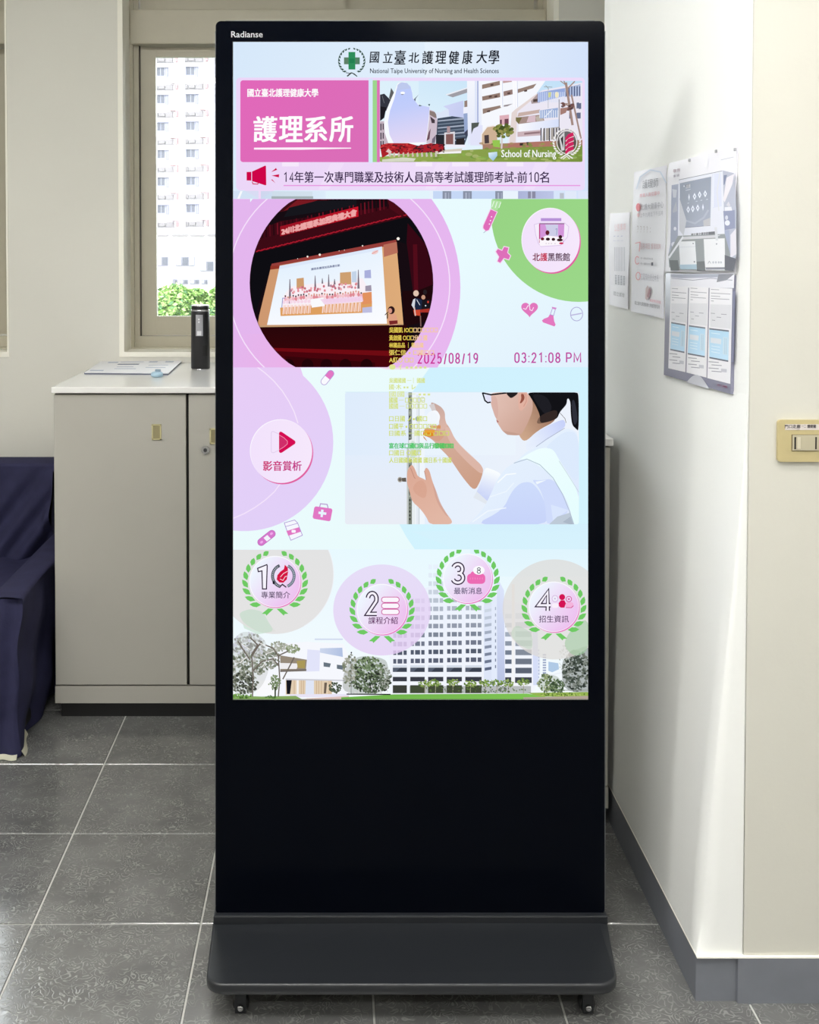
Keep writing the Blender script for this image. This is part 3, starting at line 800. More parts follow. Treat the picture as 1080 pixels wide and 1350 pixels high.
CV.text('National Taipe University of Nursing and Health Sciences', 488, 657.5, 90.3, 98.6, (44, 50, 62), .012)
done('title_line')

# header banner
CV.rrect(311.5, 102.5, 771, 251, 5, grad((236, 214, 248), (238, 220, 250), (312, 110), (760, 250)))
CV.poly([(321, 250.5), (363, 250.5), (342.5, 262.5)], (240, 216, 248))
CV.rect(516, 215, 770, 250, grad((240, 222, 250), (232, 218, 250), (516, 215), (770, 250)), .7)
for x in (372, 548, 596, 668): CV.rect(x, 214, x + 22, 219.5, (250, 240, 254), .7)
for x in (420, 560, 690): CV.poly([(x, 250), (x + 16, 215), (x + 34, 215), (x + 14, 250)], (248, 234, 254), .35)
CV.rrect(317, 106, 490, 213.8, 3.5, grad((226, 104, 186), (218, 110, 184), (317, 106), (486, 213)))
CV.rect(486, 104, 491.4, 215, (214, 232, 252)); CV.rect(491.4, 106, 497, 213.8, (156, 214, 142)); CV.rect(497, 106, 500.8, 213.8, (222, 112, 184))
CV.text('國立臺北護理健康大學', 326.5, 419.5, 117, 127.8, W_, .035)
for i, ch in enumerate('護理系所'):
    CV.text(ch, [334.5, 368.5, 401.8, 435][i], [364.5, 398.5, 430.5, 464.5][i], 153.8, 187, W_, .034, shear=.8)
CV.poly([(335, 194.8), (398, 194.4), (463, 194.8), (463, 196), (430, 196.8), (396, 197.6), (335, 197.3)], (255, 240, 252))
# news line
R0 = (206, 4, 72)
CV.poly([(325.3, 226.8), (331.5, 226.6), (331.5, 238.2), (325.3, 238)], R0); CV.poly([(332.4, 226.3), (349.5, 218.4), (350.8, 218.8), (351.2, 243.8), (350, 244.5), (332.4, 238.8)], R0)
CV.stroke([(332.6, 239.5), (333.6, 242.5), (340, 242.9), (340.5, 240.8)], 1.1, R0)
for t in ([(357.6, 227), (364, 221.5), (365.5, 224)], [(358.2, 231.6), (368.2, 229.8), (367.8, 234)], [(357.6, 237), (359, 236.5), (363.5, 241.8)]): CV.poly(t, R0)
numrow('14', 372.8, 388.6, 227.8, 239.8, 1.5, (58, 40, 76)); numrow('10', 695.6, 711.6, 227.8, 239.8, 1.5, (58, 40, 76))
CV.text('年第一次專門職業及技術人員高等考試護理師考試', 388.4, 677.2, 226.2, 241, (58, 40, 76), .018); CV.rect(677.8, 234, 681.4, 235.5, (58, 40, 76)); CV.text('前', 682.4, 694.8, 226.4, 241, (58, 40, 76), .018); CV.text('名', 711.6, 723.6, 226.4, 241, (58, 40, 76), .018)
CV.rect(374, 244, 765, 245.4, (232, 152, 224))
# strip beneath the banner
CV.rect(307, 251.6, 341, 262, (206, 222, 242), .7); CV.poly([(313, 262), (317, 252), (320, 252), (316, 262)], W_, .8)
CV.rect(344, 252, 428, 262.2, grad((196, 214, 236), (220, 236, 250), (344, 252), (428, 262)), .8); CV.rect(358, 258.8, 413, 262.2, (164, 178, 182)); CV.rect(359, 252.5, 412, 258.6, (208, 222, 232), .7)
CV.rect(430, 252, 566, 262.2, (226, 244, 252)); CV.rect(571, 252, 655, 262.2, (198, 216, 246))
for x in (583.5, 610.5, 653): CV.rect(x, 252, x + 11.5, 262.2, (138, 146, 166)); CV.rect(x + 3, 254, x + 5, 262.2, (176, 184, 204)); CV.rect(x + 7.5, 254, x + 8.6, 262.2, (170, 178, 198))
CV.rect(663, 252, 683, 262.2, (234, 244, 254)); CV.rect(683, 252, 730, 262.2, grad((172, 180, 216), (190, 198, 232), (683, 252), (730, 252))); CV.rect(696, 252.5, 706, 261.5, (140, 140, 164)); CV.rect(700, 252, 701.4, 262, (196, 200, 224)); CV.rect(738, 254.5, 743.5, 262, (188, 194, 206)); CV.rect(745, 252, 760, 262, (226, 234, 250)); CV.rect(762, 252, 775, 262, (222, 230, 250))
done('banner')

# building picture in the banner
CV.clip = rrect_pts(500.8, 767.8, 106.8, 213.6, 1.5, 2)
CV.rect(500, 106, 768, 214, grad((192, 224, 248), (236, 248, 253), (620, 106), (600, 175)))
CV.rect(500, 106, 552, 200, (226, 244, 252), .6)
A = lambda pts: Q(490, 100, 7.2, pts)
B = lambda pts: Q(620, 100, 6.75, pts)
CV.poly(A([(80, 180), (120, 170), (165, 215), (190, 240), (150, 330), (80, 350)]), (52, 54, 64)); CV.poly(A([(165, 210), (185, 115), (212, 160), (195, 250)]), (96, 98, 100)); CV.stroke(A([(100, 190), (120, 260)]), .6, (120, 124, 130)); CV.poly(A([(80, 290), (140, 300), (120, 400), (80, 430)]), (30, 28, 34))
CV.rect(501, 160, 512, 195, (196, 180, 192))
for y in (163, 175, 186): CV.rect(501.5, y, 503, y + 9, (50, 44, 60)); CV.rect(504.5, y, 506, y + 8, (70, 60, 74))
CV.poly(A([(545, 320), (590, 335), (630, 385), (625, 450), (605, 640), (520, 640)]), (206, 190, 204)); CV.poly(A([(550, 330), (600, 345), (630, 400), (600, 400), (550, 370)]), (140, 124, 120)); CV.poly(A([(555, 385), (600, 420), (600, 450), (570, 450)]), (74, 62, 70)); CV.poly(A([(540, 540), (560, 500), (550, 600), (520, 620)]), (110, 80, 90)); CV.poly(A([(575, 600), (610, 560), (600, 640), (570, 640)]), (120, 110, 130))
CV.poly(A([(610, 345), (660, 345), (735, 300), (735, 420), (620, 420)]), (220, 230, 248))
# glazed block
CV.poly(A([(625, 405), (800, 378), (870, 400), (930, 400), (930, 520), (880, 660), (610, 660)]), (66, 78, 96))
for k in range(7):
    y = 424 + k * 33
    CV.poly(A([(628, y), (890, y - 26), (890, y - 12), (628, y + 12)]), (166, 176, 194) if k % 2 == 0 else (110, 124, 142))
CV.poly(A([(610, 560), (700, 560), (700, 660), (610, 660)]), (40, 42, 50)); CV.poly(A([(690, 540), (790, 530), (790, 660), (690, 660)]), (222, 220, 226)); CV.poly(A([(705, 555), (775, 550), (775, 650), (705, 650)]), (132, 92, 90)); CV.poly(A([(715, 480), (745, 480), (745, 545), (715, 545)]), (176, 150, 156)); CV.poly(A([(800, 600), (880, 590), (880, 655), (800, 655)]), (44, 40, 40))
CV.poly(A([(700, 180), (940, 108), (940, 150), (770, 205)]), (160, 158, 166)); CV.poly(A([(700, 178), (940, 100), (940, 112), (715, 186)]), (236, 238, 246)); CV.poly(A([(680, 290), (870, 235), (880, 400), (735, 380), (730, 320)]), grad((208, 212, 246), (196, 204, 240), A([(700, 300)])[0], A([(870, 390)])[0]))
CV.poly(A([(870, 300), (960, 290), (960, 480), (930, 560), (880, 540)]), (150, 168, 206)); CV.poly(A([(930, 380), (958, 400), (950, 520), (890, 570), (880, 540), (920, 500)]), (64, 68, 88)); CV.poly(A([(880, 240), (940, 225), (940, 290), (880, 300)]), (150, 128, 120)); CV.poly(A([(870, 300), (940, 290), (940, 350), (870, 360)]), (238, 240, 252))
# white tower and balconies
CV.poly(B([(-30, 0), (110, 0), (110, 480), (-20, 620)]), grad((246, 248, 254), (226, 232, 250), (622, 110), (622, 190)))
CV.rect(628.8, 106, 631, 162, (176, 186, 222)); CV.rect(626, 106, 628, 165, (222, 230, 250))
CV.poly(B([(100, 0), (700, 0), (560, 200), (400, 330), (350, 480), (100, 560)]), (246, 248, 254))
for (pts, c_) in (([(105, 80), (265, 45), (265, 82), (105, 118)], (150, 128, 116)), ([(105, 185), (272, 150), (272, 190), (108, 222)], (146, 122, 112)), ([(110, 295), (275, 262), (275, 285), (112, 340)], (150, 128, 118)),
                  ([(290, 42), (370, 34), (370, 55), (290, 66)], (196, 160, 160)), ([(295, 140), (375, 122), (378, 165), (298, 182)], (150, 124, 118)), ([(405, 125), (590, 70), (560, 110), (405, 160)], (152, 130, 120)), ([(298, 262), (380, 248), (330, 272), (298, 276)], (150, 140, 146))):
    CV.poly(B(pts), c_)
for (x, y) in ((180, 75), (165, 180), (215, 178), (480, 128), (330, 150), (150, 310)): CV.poly(B([(x, y), (x + 26, y - 4), (x + 26, y + 12), (x, y + 16)]), (90, 70, 66))
for x in (262, 375, 395): CV.poly(B([(x, 0), (x + 22, 0), (x + 26, 280), (x + 6, 280)]), (252, 252, 255)); CV.poly(B([(x + 20, 0), (x + 25, 0), (x + 29, 280), (x + 24, 280)]), (206, 214, 238))
# lower right wing with the slanted roof
CV.poly(B([(370, 330), (560, 180), (640, 130), (1000, 60), (1000, 640), (330, 640)]), (236, 232, 244))
CV.poly(B([(368, 330), (400, 300), (620, 140), (600, 175), (420, 320), (400, 640), (345, 640)]), (228, 214, 212)); CV.poly(B([(540, 225), (600, 160), (620, 240), (545, 250)]), (172, 156, 156)); CV.poly(B([(560, 210), (598, 205), (598, 230), (560, 235)]), (84, 70, 66))
CV.poly(B([(430, 330), (620, 300), (620, 330), (420, 365)]), (200, 176, 168)); CV.poly(B([(420, 370), (640, 345), (660, 400), (430, 430)]), (166, 142, 136)); CV.poly(B([(520, 360), (580, 355), (580, 410), (500, 415)]), (216, 190, 200)); CV.poly(B([(405, 370), (460, 372), (430, 430), (405, 400)]), (120, 112, 72)); CV.poly(B([(580, 365), (640, 350), (650, 400), (590, 405)]), (190, 180, 170))
CV.poly(B([(430, 430), (790, 385), (790, 460), (430, 500)]), grad((250, 250, 255), (214, 224, 250), B([(430, 430)])[0], B([(790, 440)])[0])); CV.poly(B([(420, 500), (640, 480), (640, 540), (420, 560)]), (204, 180, 186)); CV.poly(B([(480, 508), (620, 495), (620, 512), (480, 525)]), (150, 120, 126)); CV.poly(B([(410, 545), (640, 530), (640, 575), (410, 600)]), (238, 240, 252))
CV.poly(B([(600, 150), (840, 110), (840, 180), (600, 240)]), (150, 170, 220)); 
for x in range(608, 835, 16): CV.poly(B([(x, 145), (x + 6, 144), (x + 6, 236), (x, 238)]), (214, 224, 248))
CV.poly(B([(690, 150), (720, 145), (715, 190), (690, 195)]), (206, 212, 150)); CV.ell(*B([(770, 170)])[0], 2.4, 4, (240, 232, 196))
CV.poly(B([(610, 310), (780, 285), (780, 370), (620, 380)]), (156, 176, 216))
for x in range(616, 780, 20): CV.poly(B([(x, 308), (x + 7, 306), (x + 7, 374), (x, 376)]), (232, 238, 250))
CV.stroke(B([(660, 370), (730, 300)]), 1.2, (232, 238, 250))
CV.poly(B([(840, 110), (980, 75), (980, 180), (840, 190)]), (176, 190, 222))
for x in range(850, 985, 24): CV.poly(B([(x, 95), (x + 9, 92), (x + 9, 180), (x, 184)]), (70, 80, 120))
for (x, y) in ((945, 240), (965, 245), (880, 330), (945, 330), (960, 330), (890, 250)): CV.poly(B([(x, y), (x + 22, y - 3), (x + 22, y + 50), (x, y + 52)]), (104, 112, 140))
CV.poly(B([(650, 470), (790, 455), (790, 560), (640, 580)]), (172, 166, 160))
for x in (625, 655, 700, 740, 765, 790): CV.poly(B([(x, 465), (x + 9, 464), (x + 9, 580), (x, 582)]), (40, 40, 52)); CV.poly(B([(x + 9, 465), (x + 17, 464), (x + 17, 580), (x + 9, 582)]), (240, 240, 250))
CV.stroke(B([(693, 100), (693, 290)]), .8, (186, 190, 200)); CV.stroke(B([(655, 98), (730, 102)]), .8, (150, 160, 160)); CV.stroke(B([(670, 85), (700, 120)]), .7, (150, 160, 160)); CV.stroke(B([(790, 210), (790, 560)]), .9, (104, 106, 116))
# arched porch, pots
CV.poly(B([(0, 480), (70, 440), (110, 440), (110, 620), (0, 620)]), (226, 228, 250)); CV.poly(B([(10, 420), (80, 415), (70, 450), (30, 470), (10, 520)]), (84, 92, 86))
CV.poly(B([(100, 620), (105, 520), (150, 458), (215, 448), (240, 470), (240, 620)]), (206, 178, 150)); CV.poly(B([(125, 530), (165, 525), (168, 600), (128, 604)]), (74, 62, 64)); CV.stroke(B([(98, 620), (100, 520), (150, 452), (215, 440)]), 1.4, (244, 240, 240)); CV.poly(B([(260, 355), (345, 345), (345, 430), (262, 440)]), (222, 176, 186)); CV.poly(B([(305, 385), (340, 382), (340, 430), (305, 434)]), (110, 70, 84)); CV.poly(B([(265, 392), (280, 390), (280, 430), (265, 432)]), (90, 60, 74))
CV.poly(B([(110, 610), (1000, 570), (1000, 700), (110, 700)]), (168, 128, 108)); CV.poly(B([(330, 600), (720, 580), (720, 640), (330, 640)]), (176, 118, 104)); CV.poly(B([(440, 600), (490, 598), (490, 620), (440, 622)]), (60, 50, 50)); CV.poly(B([(500, 590), (520, 590), (520, 618), (500, 618)]), (60, 50, 50))
# lawn
CV.poly([(500, 207), (560, 201), (630, 197), (700, 194), (768, 192), (768, 215), (500, 215)], grad((150, 172, 84), (122, 146, 66), (600, 196), (620, 214)))
for k in range(60):
    x, y = random.uniform(510, 768), random.uniform(198, 213); CV.ell(x, y, random.uniform(2, 7), random.uniform(1, 2.4), random.choice([(138, 176, 78), (164, 180, 96), (112, 138, 60), (128, 168, 84), (176, 186, 120)]), .7, 10)
CV.poly(A([(600, 710), (860, 690), (850, 725), (610, 745)]), (214, 206, 190)); CV.poly(A([(640, 725), (850, 715), (850, 735), (640, 742)]), (246, 244, 246)); CV.poly(A([(710, 655), (890, 655), (890, 680), (710, 682)]), (240, 240, 250))
for k in range(34): 
    x, y = random.uniform(632, 700) if k % 2 else random.uniform(700, 765), random.uniform(189, 197); CV.ell(x, y, 3, 1.6, random.choice([(150, 150, 80), (126, 140, 70), (170, 140, 100)]), .8, 8)
CV.poly(B([(195, 575), (265, 570), (265, 640), (205, 630)]), (150, 198, 84))
# tree
CV.stroke(B([(278, 650), (282, 560), (270, 520)]), 2.2, (214, 206, 206))
for k in range(46):
    a, rr = random.uniform(0, 6.28), random.random() ** .5; CV.ell(663.5 + 12.5 * rr * math.cos(a), 172.5 + 9 * rr * math.sin(a), 2.8, 2.2, random.choice([(112, 122, 56), (88, 100, 46), (134, 142, 74), (70, 84, 40), (150, 146, 84)]), 1, 9)
# palms
for (x0, y0, x1, y1, w) in ((850, 60, 910, 440, 3.2), (900, 170, 985, 560, 2.2), (800, 45, 860, 90, 1.2), (860, 120, 930, 50, 1.6), (830, 40, 870, 130, 1.4), (885, 250, 800, 245, 1.2), (820, 240, 900, 280, 2)):
    CV.stroke(B([(x0, y0), (x1, y1)]), w, (164, 138, 130))
for k in range(16):
    x, y = random.uniform(820, 915), random.uniform(245, 305); CV.ell(*B([(x, y)])[0], 2.2, 1.6, random.choice([(92, 62, 60), (120, 84, 80), (66, 46, 50)]), .9, 8)
CV.poly(B([(800, 290), (870, 280), (850, 330), (800, 350)]), (166, 126, 118))
# white sculpture
sc_ = A([(270, 60), (320, 62), (365, 95), (385, 150), (392, 205), (430, 262), (470, 285), (552, 295), (545, 420), (520, 630), (450, 655), (160, 645), (125, 545), (118, 440), (140, 330), (185, 220), (225, 130), (245, 75)])
CV.poly(sc_, (248, 251, 255))
CV.poly(A([(285, 62), (330, 68), (368, 100), (385, 160), (392, 215), (440, 275), (550, 298), (540, 420), (515, 630), (210, 640), (170, 560), (155, 440), (175, 330), (215, 220), (232, 150), (250, 85)]), grad((190, 204, 252), (230, 216, 244), A([(300, 260)])[0], A([(380, 640)])[0]))
CV.poly(A([(270, 62), (340, 70), (370, 120), (240, 140), (245, 90)]), (190, 200, 228), .6)
CV.ell(*A([(295, 163)])[0], 3, 1.7, (252, 254, 255)); CV.ell(*A([(292, 178)])[0], 1.8, .5, (120, 124, 140))
CV.poly(A([(400, 225), (450, 175), (420, 215), (415, 245)]), (104, 112, 130)); CV.poly(A([(450, 275), (480, 285), (450, 290)]), (70, 90, 80)); CV.poly(A([(535, 270), (556, 268), (548, 290)]), (60, 90, 90))
# red hedge
CV.poly(A([(90, 655), (160, 640), (350, 640), (440, 665), (560, 640), (690, 655), (690, 705), (560, 725), (300, 745), (180, 735), (100, 780), (85, 700)]), (172, 36, 44))
for k in range(120):
    x, y = random.uniform(95, 690), random.uniform(648, 725); CV.ell(*A([(x, y)])[0], random.uniform(1, 2.4), random.uniform(.7, 1.4), random.choice([(190, 44, 50), (140, 24, 36), (96, 22, 34), (206, 60, 62), (78, 30, 32)]) if x < 420 else random.choice([(120, 30, 50), (88, 22, 40), (140, 44, 60), (60, 30, 34)]), 1, 8)
for x in range(160, 640, 44): CV.poly(A([(x, 735), (x + 14, 725), (x + 22, 765), (x + 4, 772)]), (204, 196, 186) if x > 400 else (212, 190, 176))
CV.poly(A([(135, 720), (160, 692), (190, 720), (180, 740)]), (230, 196, 196))
CV.poly(A([(100, 795), (300, 775), (420, 785), (400, 812), (100, 815)]), (226, 226, 214), .8)
# caption and seal
CV.poly(Q(540, 20, 3.857, [(400, 700), (445, 695), (446, 715), (425, 742), (403, 722)]), grad((232, 246, 255), (150, 190, 220), (644, 200), (652, 212)))
CV.text('School of Nursing', 661, 733, 197.8, 210.3, (248, 250, 250), .018)
c0 = (747.2, 187.5)
CV.ell(*c0, 14.5, 17.5, (92, 88, 84), .55)
laurel(*c0, 17.2, (240, 238, 236), 13, 5.6, 2.4, 22, 166)
CV.stroke(ell_pts(*c0, 13.2, 15.2, 40), 1.1, (236, 234, 232), True)
CV.ell(*c0, 12, 14, (76, 74, 74), .8)
CV.poly([(737, 181), (744, 174), (744, 198), (740, 199)], (214, 214, 216)); CV.poly([(739, 183), (742.5, 179), (742.5, 196)], (60, 60, 62))
for k in range(4):
    y = 178 + k * 6; CV.poly([(745, y + 4), (749, y - 1), (755.5, y - 3.5), (756.5, y + 1.2), (750, y + 4), (745.5, y + 8)], (206, 40, 96)); CV.stroke([(745.5, y + 8.5), (750, y + 4.6), (756.5, y + 1.8)], .9, (250, 236, 240))
CV.stroke([(739, 209), (747, 203.5), (755, 209)], 1.6, (240, 238, 236)); CV.stroke([(742, 210), (747, 206), (751, 210)], 1, (240, 238, 236))
done('building_picture')

# ---------------------------------------------------------------- pink shapes and the stage picture
CV.clip = box_clip(307.5, 262.3, 775.3, 484.5)
PK = grad((226, 180, 238), (232, 184, 240), (320, 270), (580, 470))
CV.ell(451, 379, 156, 178, PK, n=80)
CV.rect(307, 262, 330, 485, (228, 182, 238)); CV.rect(307, 440, 400, 485, grad((228, 182, 238), (236, 178, 232), (320, 440), (390, 484)))
CV.stroke(ell_pts(447, 375, 146, 148, 80), 1.5, (246, 226, 252), True)
CV.clip = box_clip(307.5, 484.3, 775.3, 724)
CV.ell(322, 583, 117.5, 117, grad((232, 204, 246), (226, 208, 248), (320, 484), (400, 640)), n=70)
CV.poly([(396, 484), (383, 484), (400, 496)], (232, 204, 246))
CV.poly([(498, 484), (570, 484), (545, 487), (510, 487)], (246, 200, 226), .6)
cur = [(337, 482), (350, 492), (361, 502), (372, 515), (381, 529), (388, 543), (393, 558)]
CV.stroke(cur, 1.4, (246, 230, 252)); CV.stroke([(370, 637), (362, 648), (350, 659), (336, 669), (322, 677), (308, 683)], 1.4, (244, 228, 252))
done('pink_bubble')
CV.clip = [q for q in ell_pts(450.3, 373.2, 121, 129, 72)]
CV.clip = [(x, min(484, max(262.6, y))) for x, y in CV.clip]
C3 = lambda pts: Q(300, 250, 3.6, pts); C4 = lambda pts: Q(320, 260, 7.2, pts); C8 = lambda pts: Q(385, 310, 8.64, pts)
CV.rect(325, 262, 575, 485, (22, 12, 18))
CV.poly(C3([(100, 45), (500, 45), (260, 105), (130, 120)]), (64, 14, 22)); CV.poly(C4([(390, 130), (520, 25), (720, 25), (560, 80)]), (120, 26, 34)); CV.poly(C4([(440, 100), (700, 35), (1080, 25), (1080, 85), (390, 190)]), (22, 22, 28))
# curtain rows
CV.poly(C3([(130, 200), (250, 150), (620, 100), (900, 60), (900, 130), (130, 300)]), (60, 10, 20))
for k in range(46):
    x = 340 + k * 5.0; y0 = 316 - (x - 336) * .235; CV.poly([(x, y0 - 15), (x + 1.6, y0 - 15.5), (x + 2.4, y0), (x + .3, y0)], random.choice([(110, 20, 36), (84, 14, 28), (40, 8, 16)]))
for k in range(30):
    x = 338 + k * 7.6; y = 332 - (x - 338) * .245; CV.stroke([(x, y), (x + 3, y - 1.8), (x + 6.4, y - 1.5), (x + 8, y - 3.2)], 1.4, (168, 26, 44))
CV.poly(C3([(100, 300), (140, 300), (850, 130), (900, 160), (950, 300), (800, 240), (210, 350), (130, 600), (90, 500)]), (14, 13, 18))
CV.poly(C3([(250, 175), (620, 80), (622, 128), (250, 222)]), grad((150, 18, 34), (196, 20, 40), C3([(250, 200)])[0], C3([(620, 100)])[0]))
tq = [C3([p])[0] for p in ((258, 186), (612, 92), (612, 124), (258, 216))]
CV.text('24川北護理系加冠典禮大會', 0, 0, 0, 0, (238, 168, 168), .03, quad=tq)
CV.poly(C3([(855, 160), (940, 260), (975, 400), (975, 480), (880, 480), (850, 250)]), (54, 8, 20)); CV.poly(C3([(880, 260), (900, 260), (905, 480), (885, 480)]), (90, 14, 28), .7); CV.poly(C3([(760, 50), (860, 80), (830, 130), (770, 90)]), (74, 12, 24))
CV.poly(C3([(900, 480), (975, 450), (960, 620), (840, 650), (830, 480)]), (30, 8, 12))
# proscenium and projection
CV.poly(C3([(210, 352), (800, 238), (835, 640), (142, 652), (150, 600)]), grad((206, 152, 112), (222, 172, 122), C3([(200, 400)])[0], C3([(800, 500)])[0]))
CV.poly(C3([(210, 352), (800, 238), (803, 262), (735, 272), (245, 360), (205, 370)]), (150, 62, 58)); CV.poly(C3([(740, 262), (803, 248), (808, 300), (742, 320)]), (184, 112, 92))
CV.poly(C3([(205, 362), (248, 360), (245, 375), (203, 380)]), (146, 54, 40))
PR = grad((226, 240, 254), (252, 252, 255), C3([(400, 300)])[0], C3([(500, 620)])[0])
CV.poly(C3([(248, 362), (733, 270), (757, 636), (188, 642)]), PR)
CV.poly(C3([(248, 362), (733, 270), (734, 285), (246, 378)]), (214, 226, 248), .6)
CV.text('護理系護理加冠典禮合影', 0, 0, 0, 0, (120, 128, 160), .02, quad=[C8([p])[0] for p in ((218, 376), (545, 330), (548, 356), (220, 402))])
CV.ell(*C3([(700, 298)])[0], 4.6, 2.4, (240, 206, 204), 1, 12, -20); CV.stroke(C3([(685, 305), (715, 288)]), .8, (226, 150, 150))
# group picture on the projection
CV.poly(C3([(262, 510), (300, 460), (640, 420), (685, 500), (686, 583), (258, 600)]), (250, 240, 246))
CV.poly(C3([(250, 560), (686, 530), (686, 583), (252, 600)]), (222, 160, 96)); CV.poly(C3([(640, 560), (686, 555), (686, 583), (640, 585)]), (190, 190, 224)); CV.poly(C3([(640, 490), (684, 485), (686, 540), (640, 545)]), (226, 146, 96))
for (x0, y0, x1, y1, c_) in ((328, 420, 362, 470, (206, 158, 112)), (534, 392, 586, 450, (206, 160, 114)), (590, 388, 612, 440, (196, 212, 232)), (650, 382, 680, 420, (170, 176, 220)), (654, 455, 682, 482, (160, 150, 170))):
    CV.poly(C3([(x0, y0 + 2), (x1, y0 - 2), (x1 + 2, y1), (x0, y1)]), c_)
for (x, y0, y1, w) in ((296, 425, 540, 1.8), (416, 408, 470, 1.4), (480, 402, 460, 1.3), (621, 380, 470, 1.6), (450, 420, 446, 1.2), (508, 424, 450, 1.4)):
    CV.poly(C3([(x - w, y0), (x + w, y0), (x + w * 4, y1), (x - w * 3, y1)]), (122, 112, 126))
for k in range(44):
    x = random.uniform(300, 630); t = (x - 300) / 330; y = 478 - 26 * t + random.uniform(-10, 14)
    CV.ell(*C3([(x, y)])[0], 1.5, 1.8, random.choice([(226, 140, 150), (200, 110, 126), (236, 170, 176), (182, 130, 150)]), 1, 8)
for k in range(30):
    x = 275 + k * 12.4; t = (x - 275) / 372; y = 520 - 22 * t + random.uniform(-5, 5)
    CV.ell(*C3([(x, y)])[0], 1.9, 3.0, random.choice([(244, 198, 206), (240, 180, 192), (248, 214, 220), (224, 140, 150)]), 1, 8); CV.ell(*C3([(x, y - 13)])[0], 1.2, 1.3, random.choice([(216, 150, 130), (90, 70, 76), (220, 160, 140)]), 1, 7)
for k in range(22):
    x = 268 + k * 17; 
    if 392 < x < 455: continue
    y = 548 - (x - 268) * .035; CV.ell(*C3([(x, y - 14)])[0], 2.2, 2.4, (246, 216, 232), 1, 8); CV.stroke(C3([(x, y), (x - 4, y + 44)]), 1.5, (250, 222, 214)); CV.stroke(C3([(x + 6, y), (x + 5, y + 42)]), 1.3, (246, 206, 198))
CV.poly(C3([(395, 520), (455, 512), (462, 552), (400, 560)]), (250, 250, 253)); CV.poly(C3([(440, 520), (640, 505), (645, 530), (460, 545)]), (240, 206, 234), .8); CV.stroke(C3([(258, 560), (262, 515), (275, 515)]), .9, (130, 140, 200))
for (x, y, r) in ((380, 318, 1.2), (438, 309, 1.5), (810, 233, 2.0), (641, 267, .9), (530, 291, .5), (333, 328, .5), (555, 287, .5)): CV.ell(*C3([(x, y)])[0], r, r, (255, 246, 236), 1, 12)
# stage front and audience
CV.poly(C3([(130, 652), (850, 640), (860, 850), (130, 850)]), grad((40, 6, 10), (60, 4, 8), C3([(300, 660)])[0], C3([(300, 760)])[0]))
CV.poly(C3([(180, 750), (780, 765), (780, 790), (200, 770)]), (120, 12, 20), .8); CV.poly(C3([(200, 765), (780, 790), (780, 850), (200, 850)]), (72, 4, 12)); CV.poly(C3([(142, 645), (835, 636), (835, 642), (142, 653)]), (196, 156, 116))
for x in (205, 290, 380, 470, 560, 660): CV.ell(*C3([(x, 835)])[0], 8, 9, (24, 4, 8), .9, 16)
CV.poly(C3([(270, 790), (700, 820), (700, 850), (300, 850)]), (34, 4, 8), .6)
# speakers on stage
D5 = lambda pts: Q(450, 380, 6.75, pts)
CV.poly(D5([(425, 230), (460, 215), (490, 240), (502, 290), (495, 325), (425, 330), (412, 280)]), (222, 160, 130)); CV.ell(*D5([(445, 195)])[0], 4.6, 5.2, (46, 24, 26)); CV.ell(*D5([(434, 200)])[0], 2.6, 3.4, (214, 150, 130)); CV.poly(D5([(425, 290), (500, 285), (502, 315), (430, 325)]), (120, 40, 40)); CV.stroke(D5([(388, 238), (418, 210)]), 1.1, (30, 24, 26)); CV.stroke(D5([(412, 225), (410, 270)]), 1.4, (44, 34, 36))
CV.ell(*D5([(665, 45)])[0], 3.6, 4, (226, 196, 176)); CV.poly(D5([(635, 110), (665, 85), (710, 100), (750, 130), (750, 190), (700, 230), (650, 200), (625, 150)]), (28, 38, 64)); CV.poly(D5([(625, 150), (640, 100), (660, 90), (650, 190)]), (210, 214, 222)); CV.poly(D5([(640, 195), (700, 190), (705, 245), (650, 240)]), (206, 74, 50)); CV.ell(*D5([(745, 35)])[0], 2.6, 3.2, (36, 30, 34)); CV.ell(*D5([(730, 80)])[0], 2.6, 3, (196, 150, 124)); CV.poly(D5([(720, 105), (790, 100), (790, 200), (710, 215)]), (26, 22, 28)); CV.poly(D5([(700, 190), (790, 180), (780, 215), (700, 215)]), (170, 50, 40)); CV.ell(*D5([(750, 155)])[0], .9, .9, (220, 230, 240)); CV.ell(*D5([(772, 122)])[0], 1.2, 1.6, (200, 60, 50)); CV.stroke(D5([(650, 170), (660, 245)]), 1.6, (226, 190, 180)); CV.stroke(D5([(704, 245), (708, 340)]), 1.5, (130, 96, 92)); CV.stroke(D5([(670, 100), (700, 150)]), .8, (220, 226, 236))
CV.stroke(ell_pts(450.3, 373.2, 120.6, 128.6, 72), .8, (60, 10, 30), True, .5)
done('stage_picture')
# ---------------------------------------------------------------- round buttons and small icons
def button(cx, cy, rx, ry):
    CV.ell(cx + 1.6, cy + 1.8, rx, ry, grad((240, 206, 240), (224, 96, 160), (cx - 10, cy - ry), (cx + rx * .7, cy + ry * .7)), n=60)
    CV.ell(cx - .8, cy - .8, rx, ry, (252, 248, 255), n=60); CV.ell(cx, cy, rx, ry, grad((242, 226, 252), (246, 232, 252), (cx - rx, cy), (cx + rx, cy)), n=60)
CV.clip = FULL
button(371, 595, 40.6, 41.6)
CV.stroke([(357.8, 570.5), (358.6, 569), (360.5, 568.8), (371, 573.5), (378, 580), (378, 586.5), (371, 592), (360.5, 596.8), (358.6, 596.5), (357.8, 595)], .8, (222, 204, 234), True)
CV.poly([(368, 570.5), (369.4, 568.9), (371.5, 569.2), (389, 581), (389.8, 583), (389, 585), (371.5, 596.8), (369.4, 597), (368, 595.5)], (214, 12, 84))
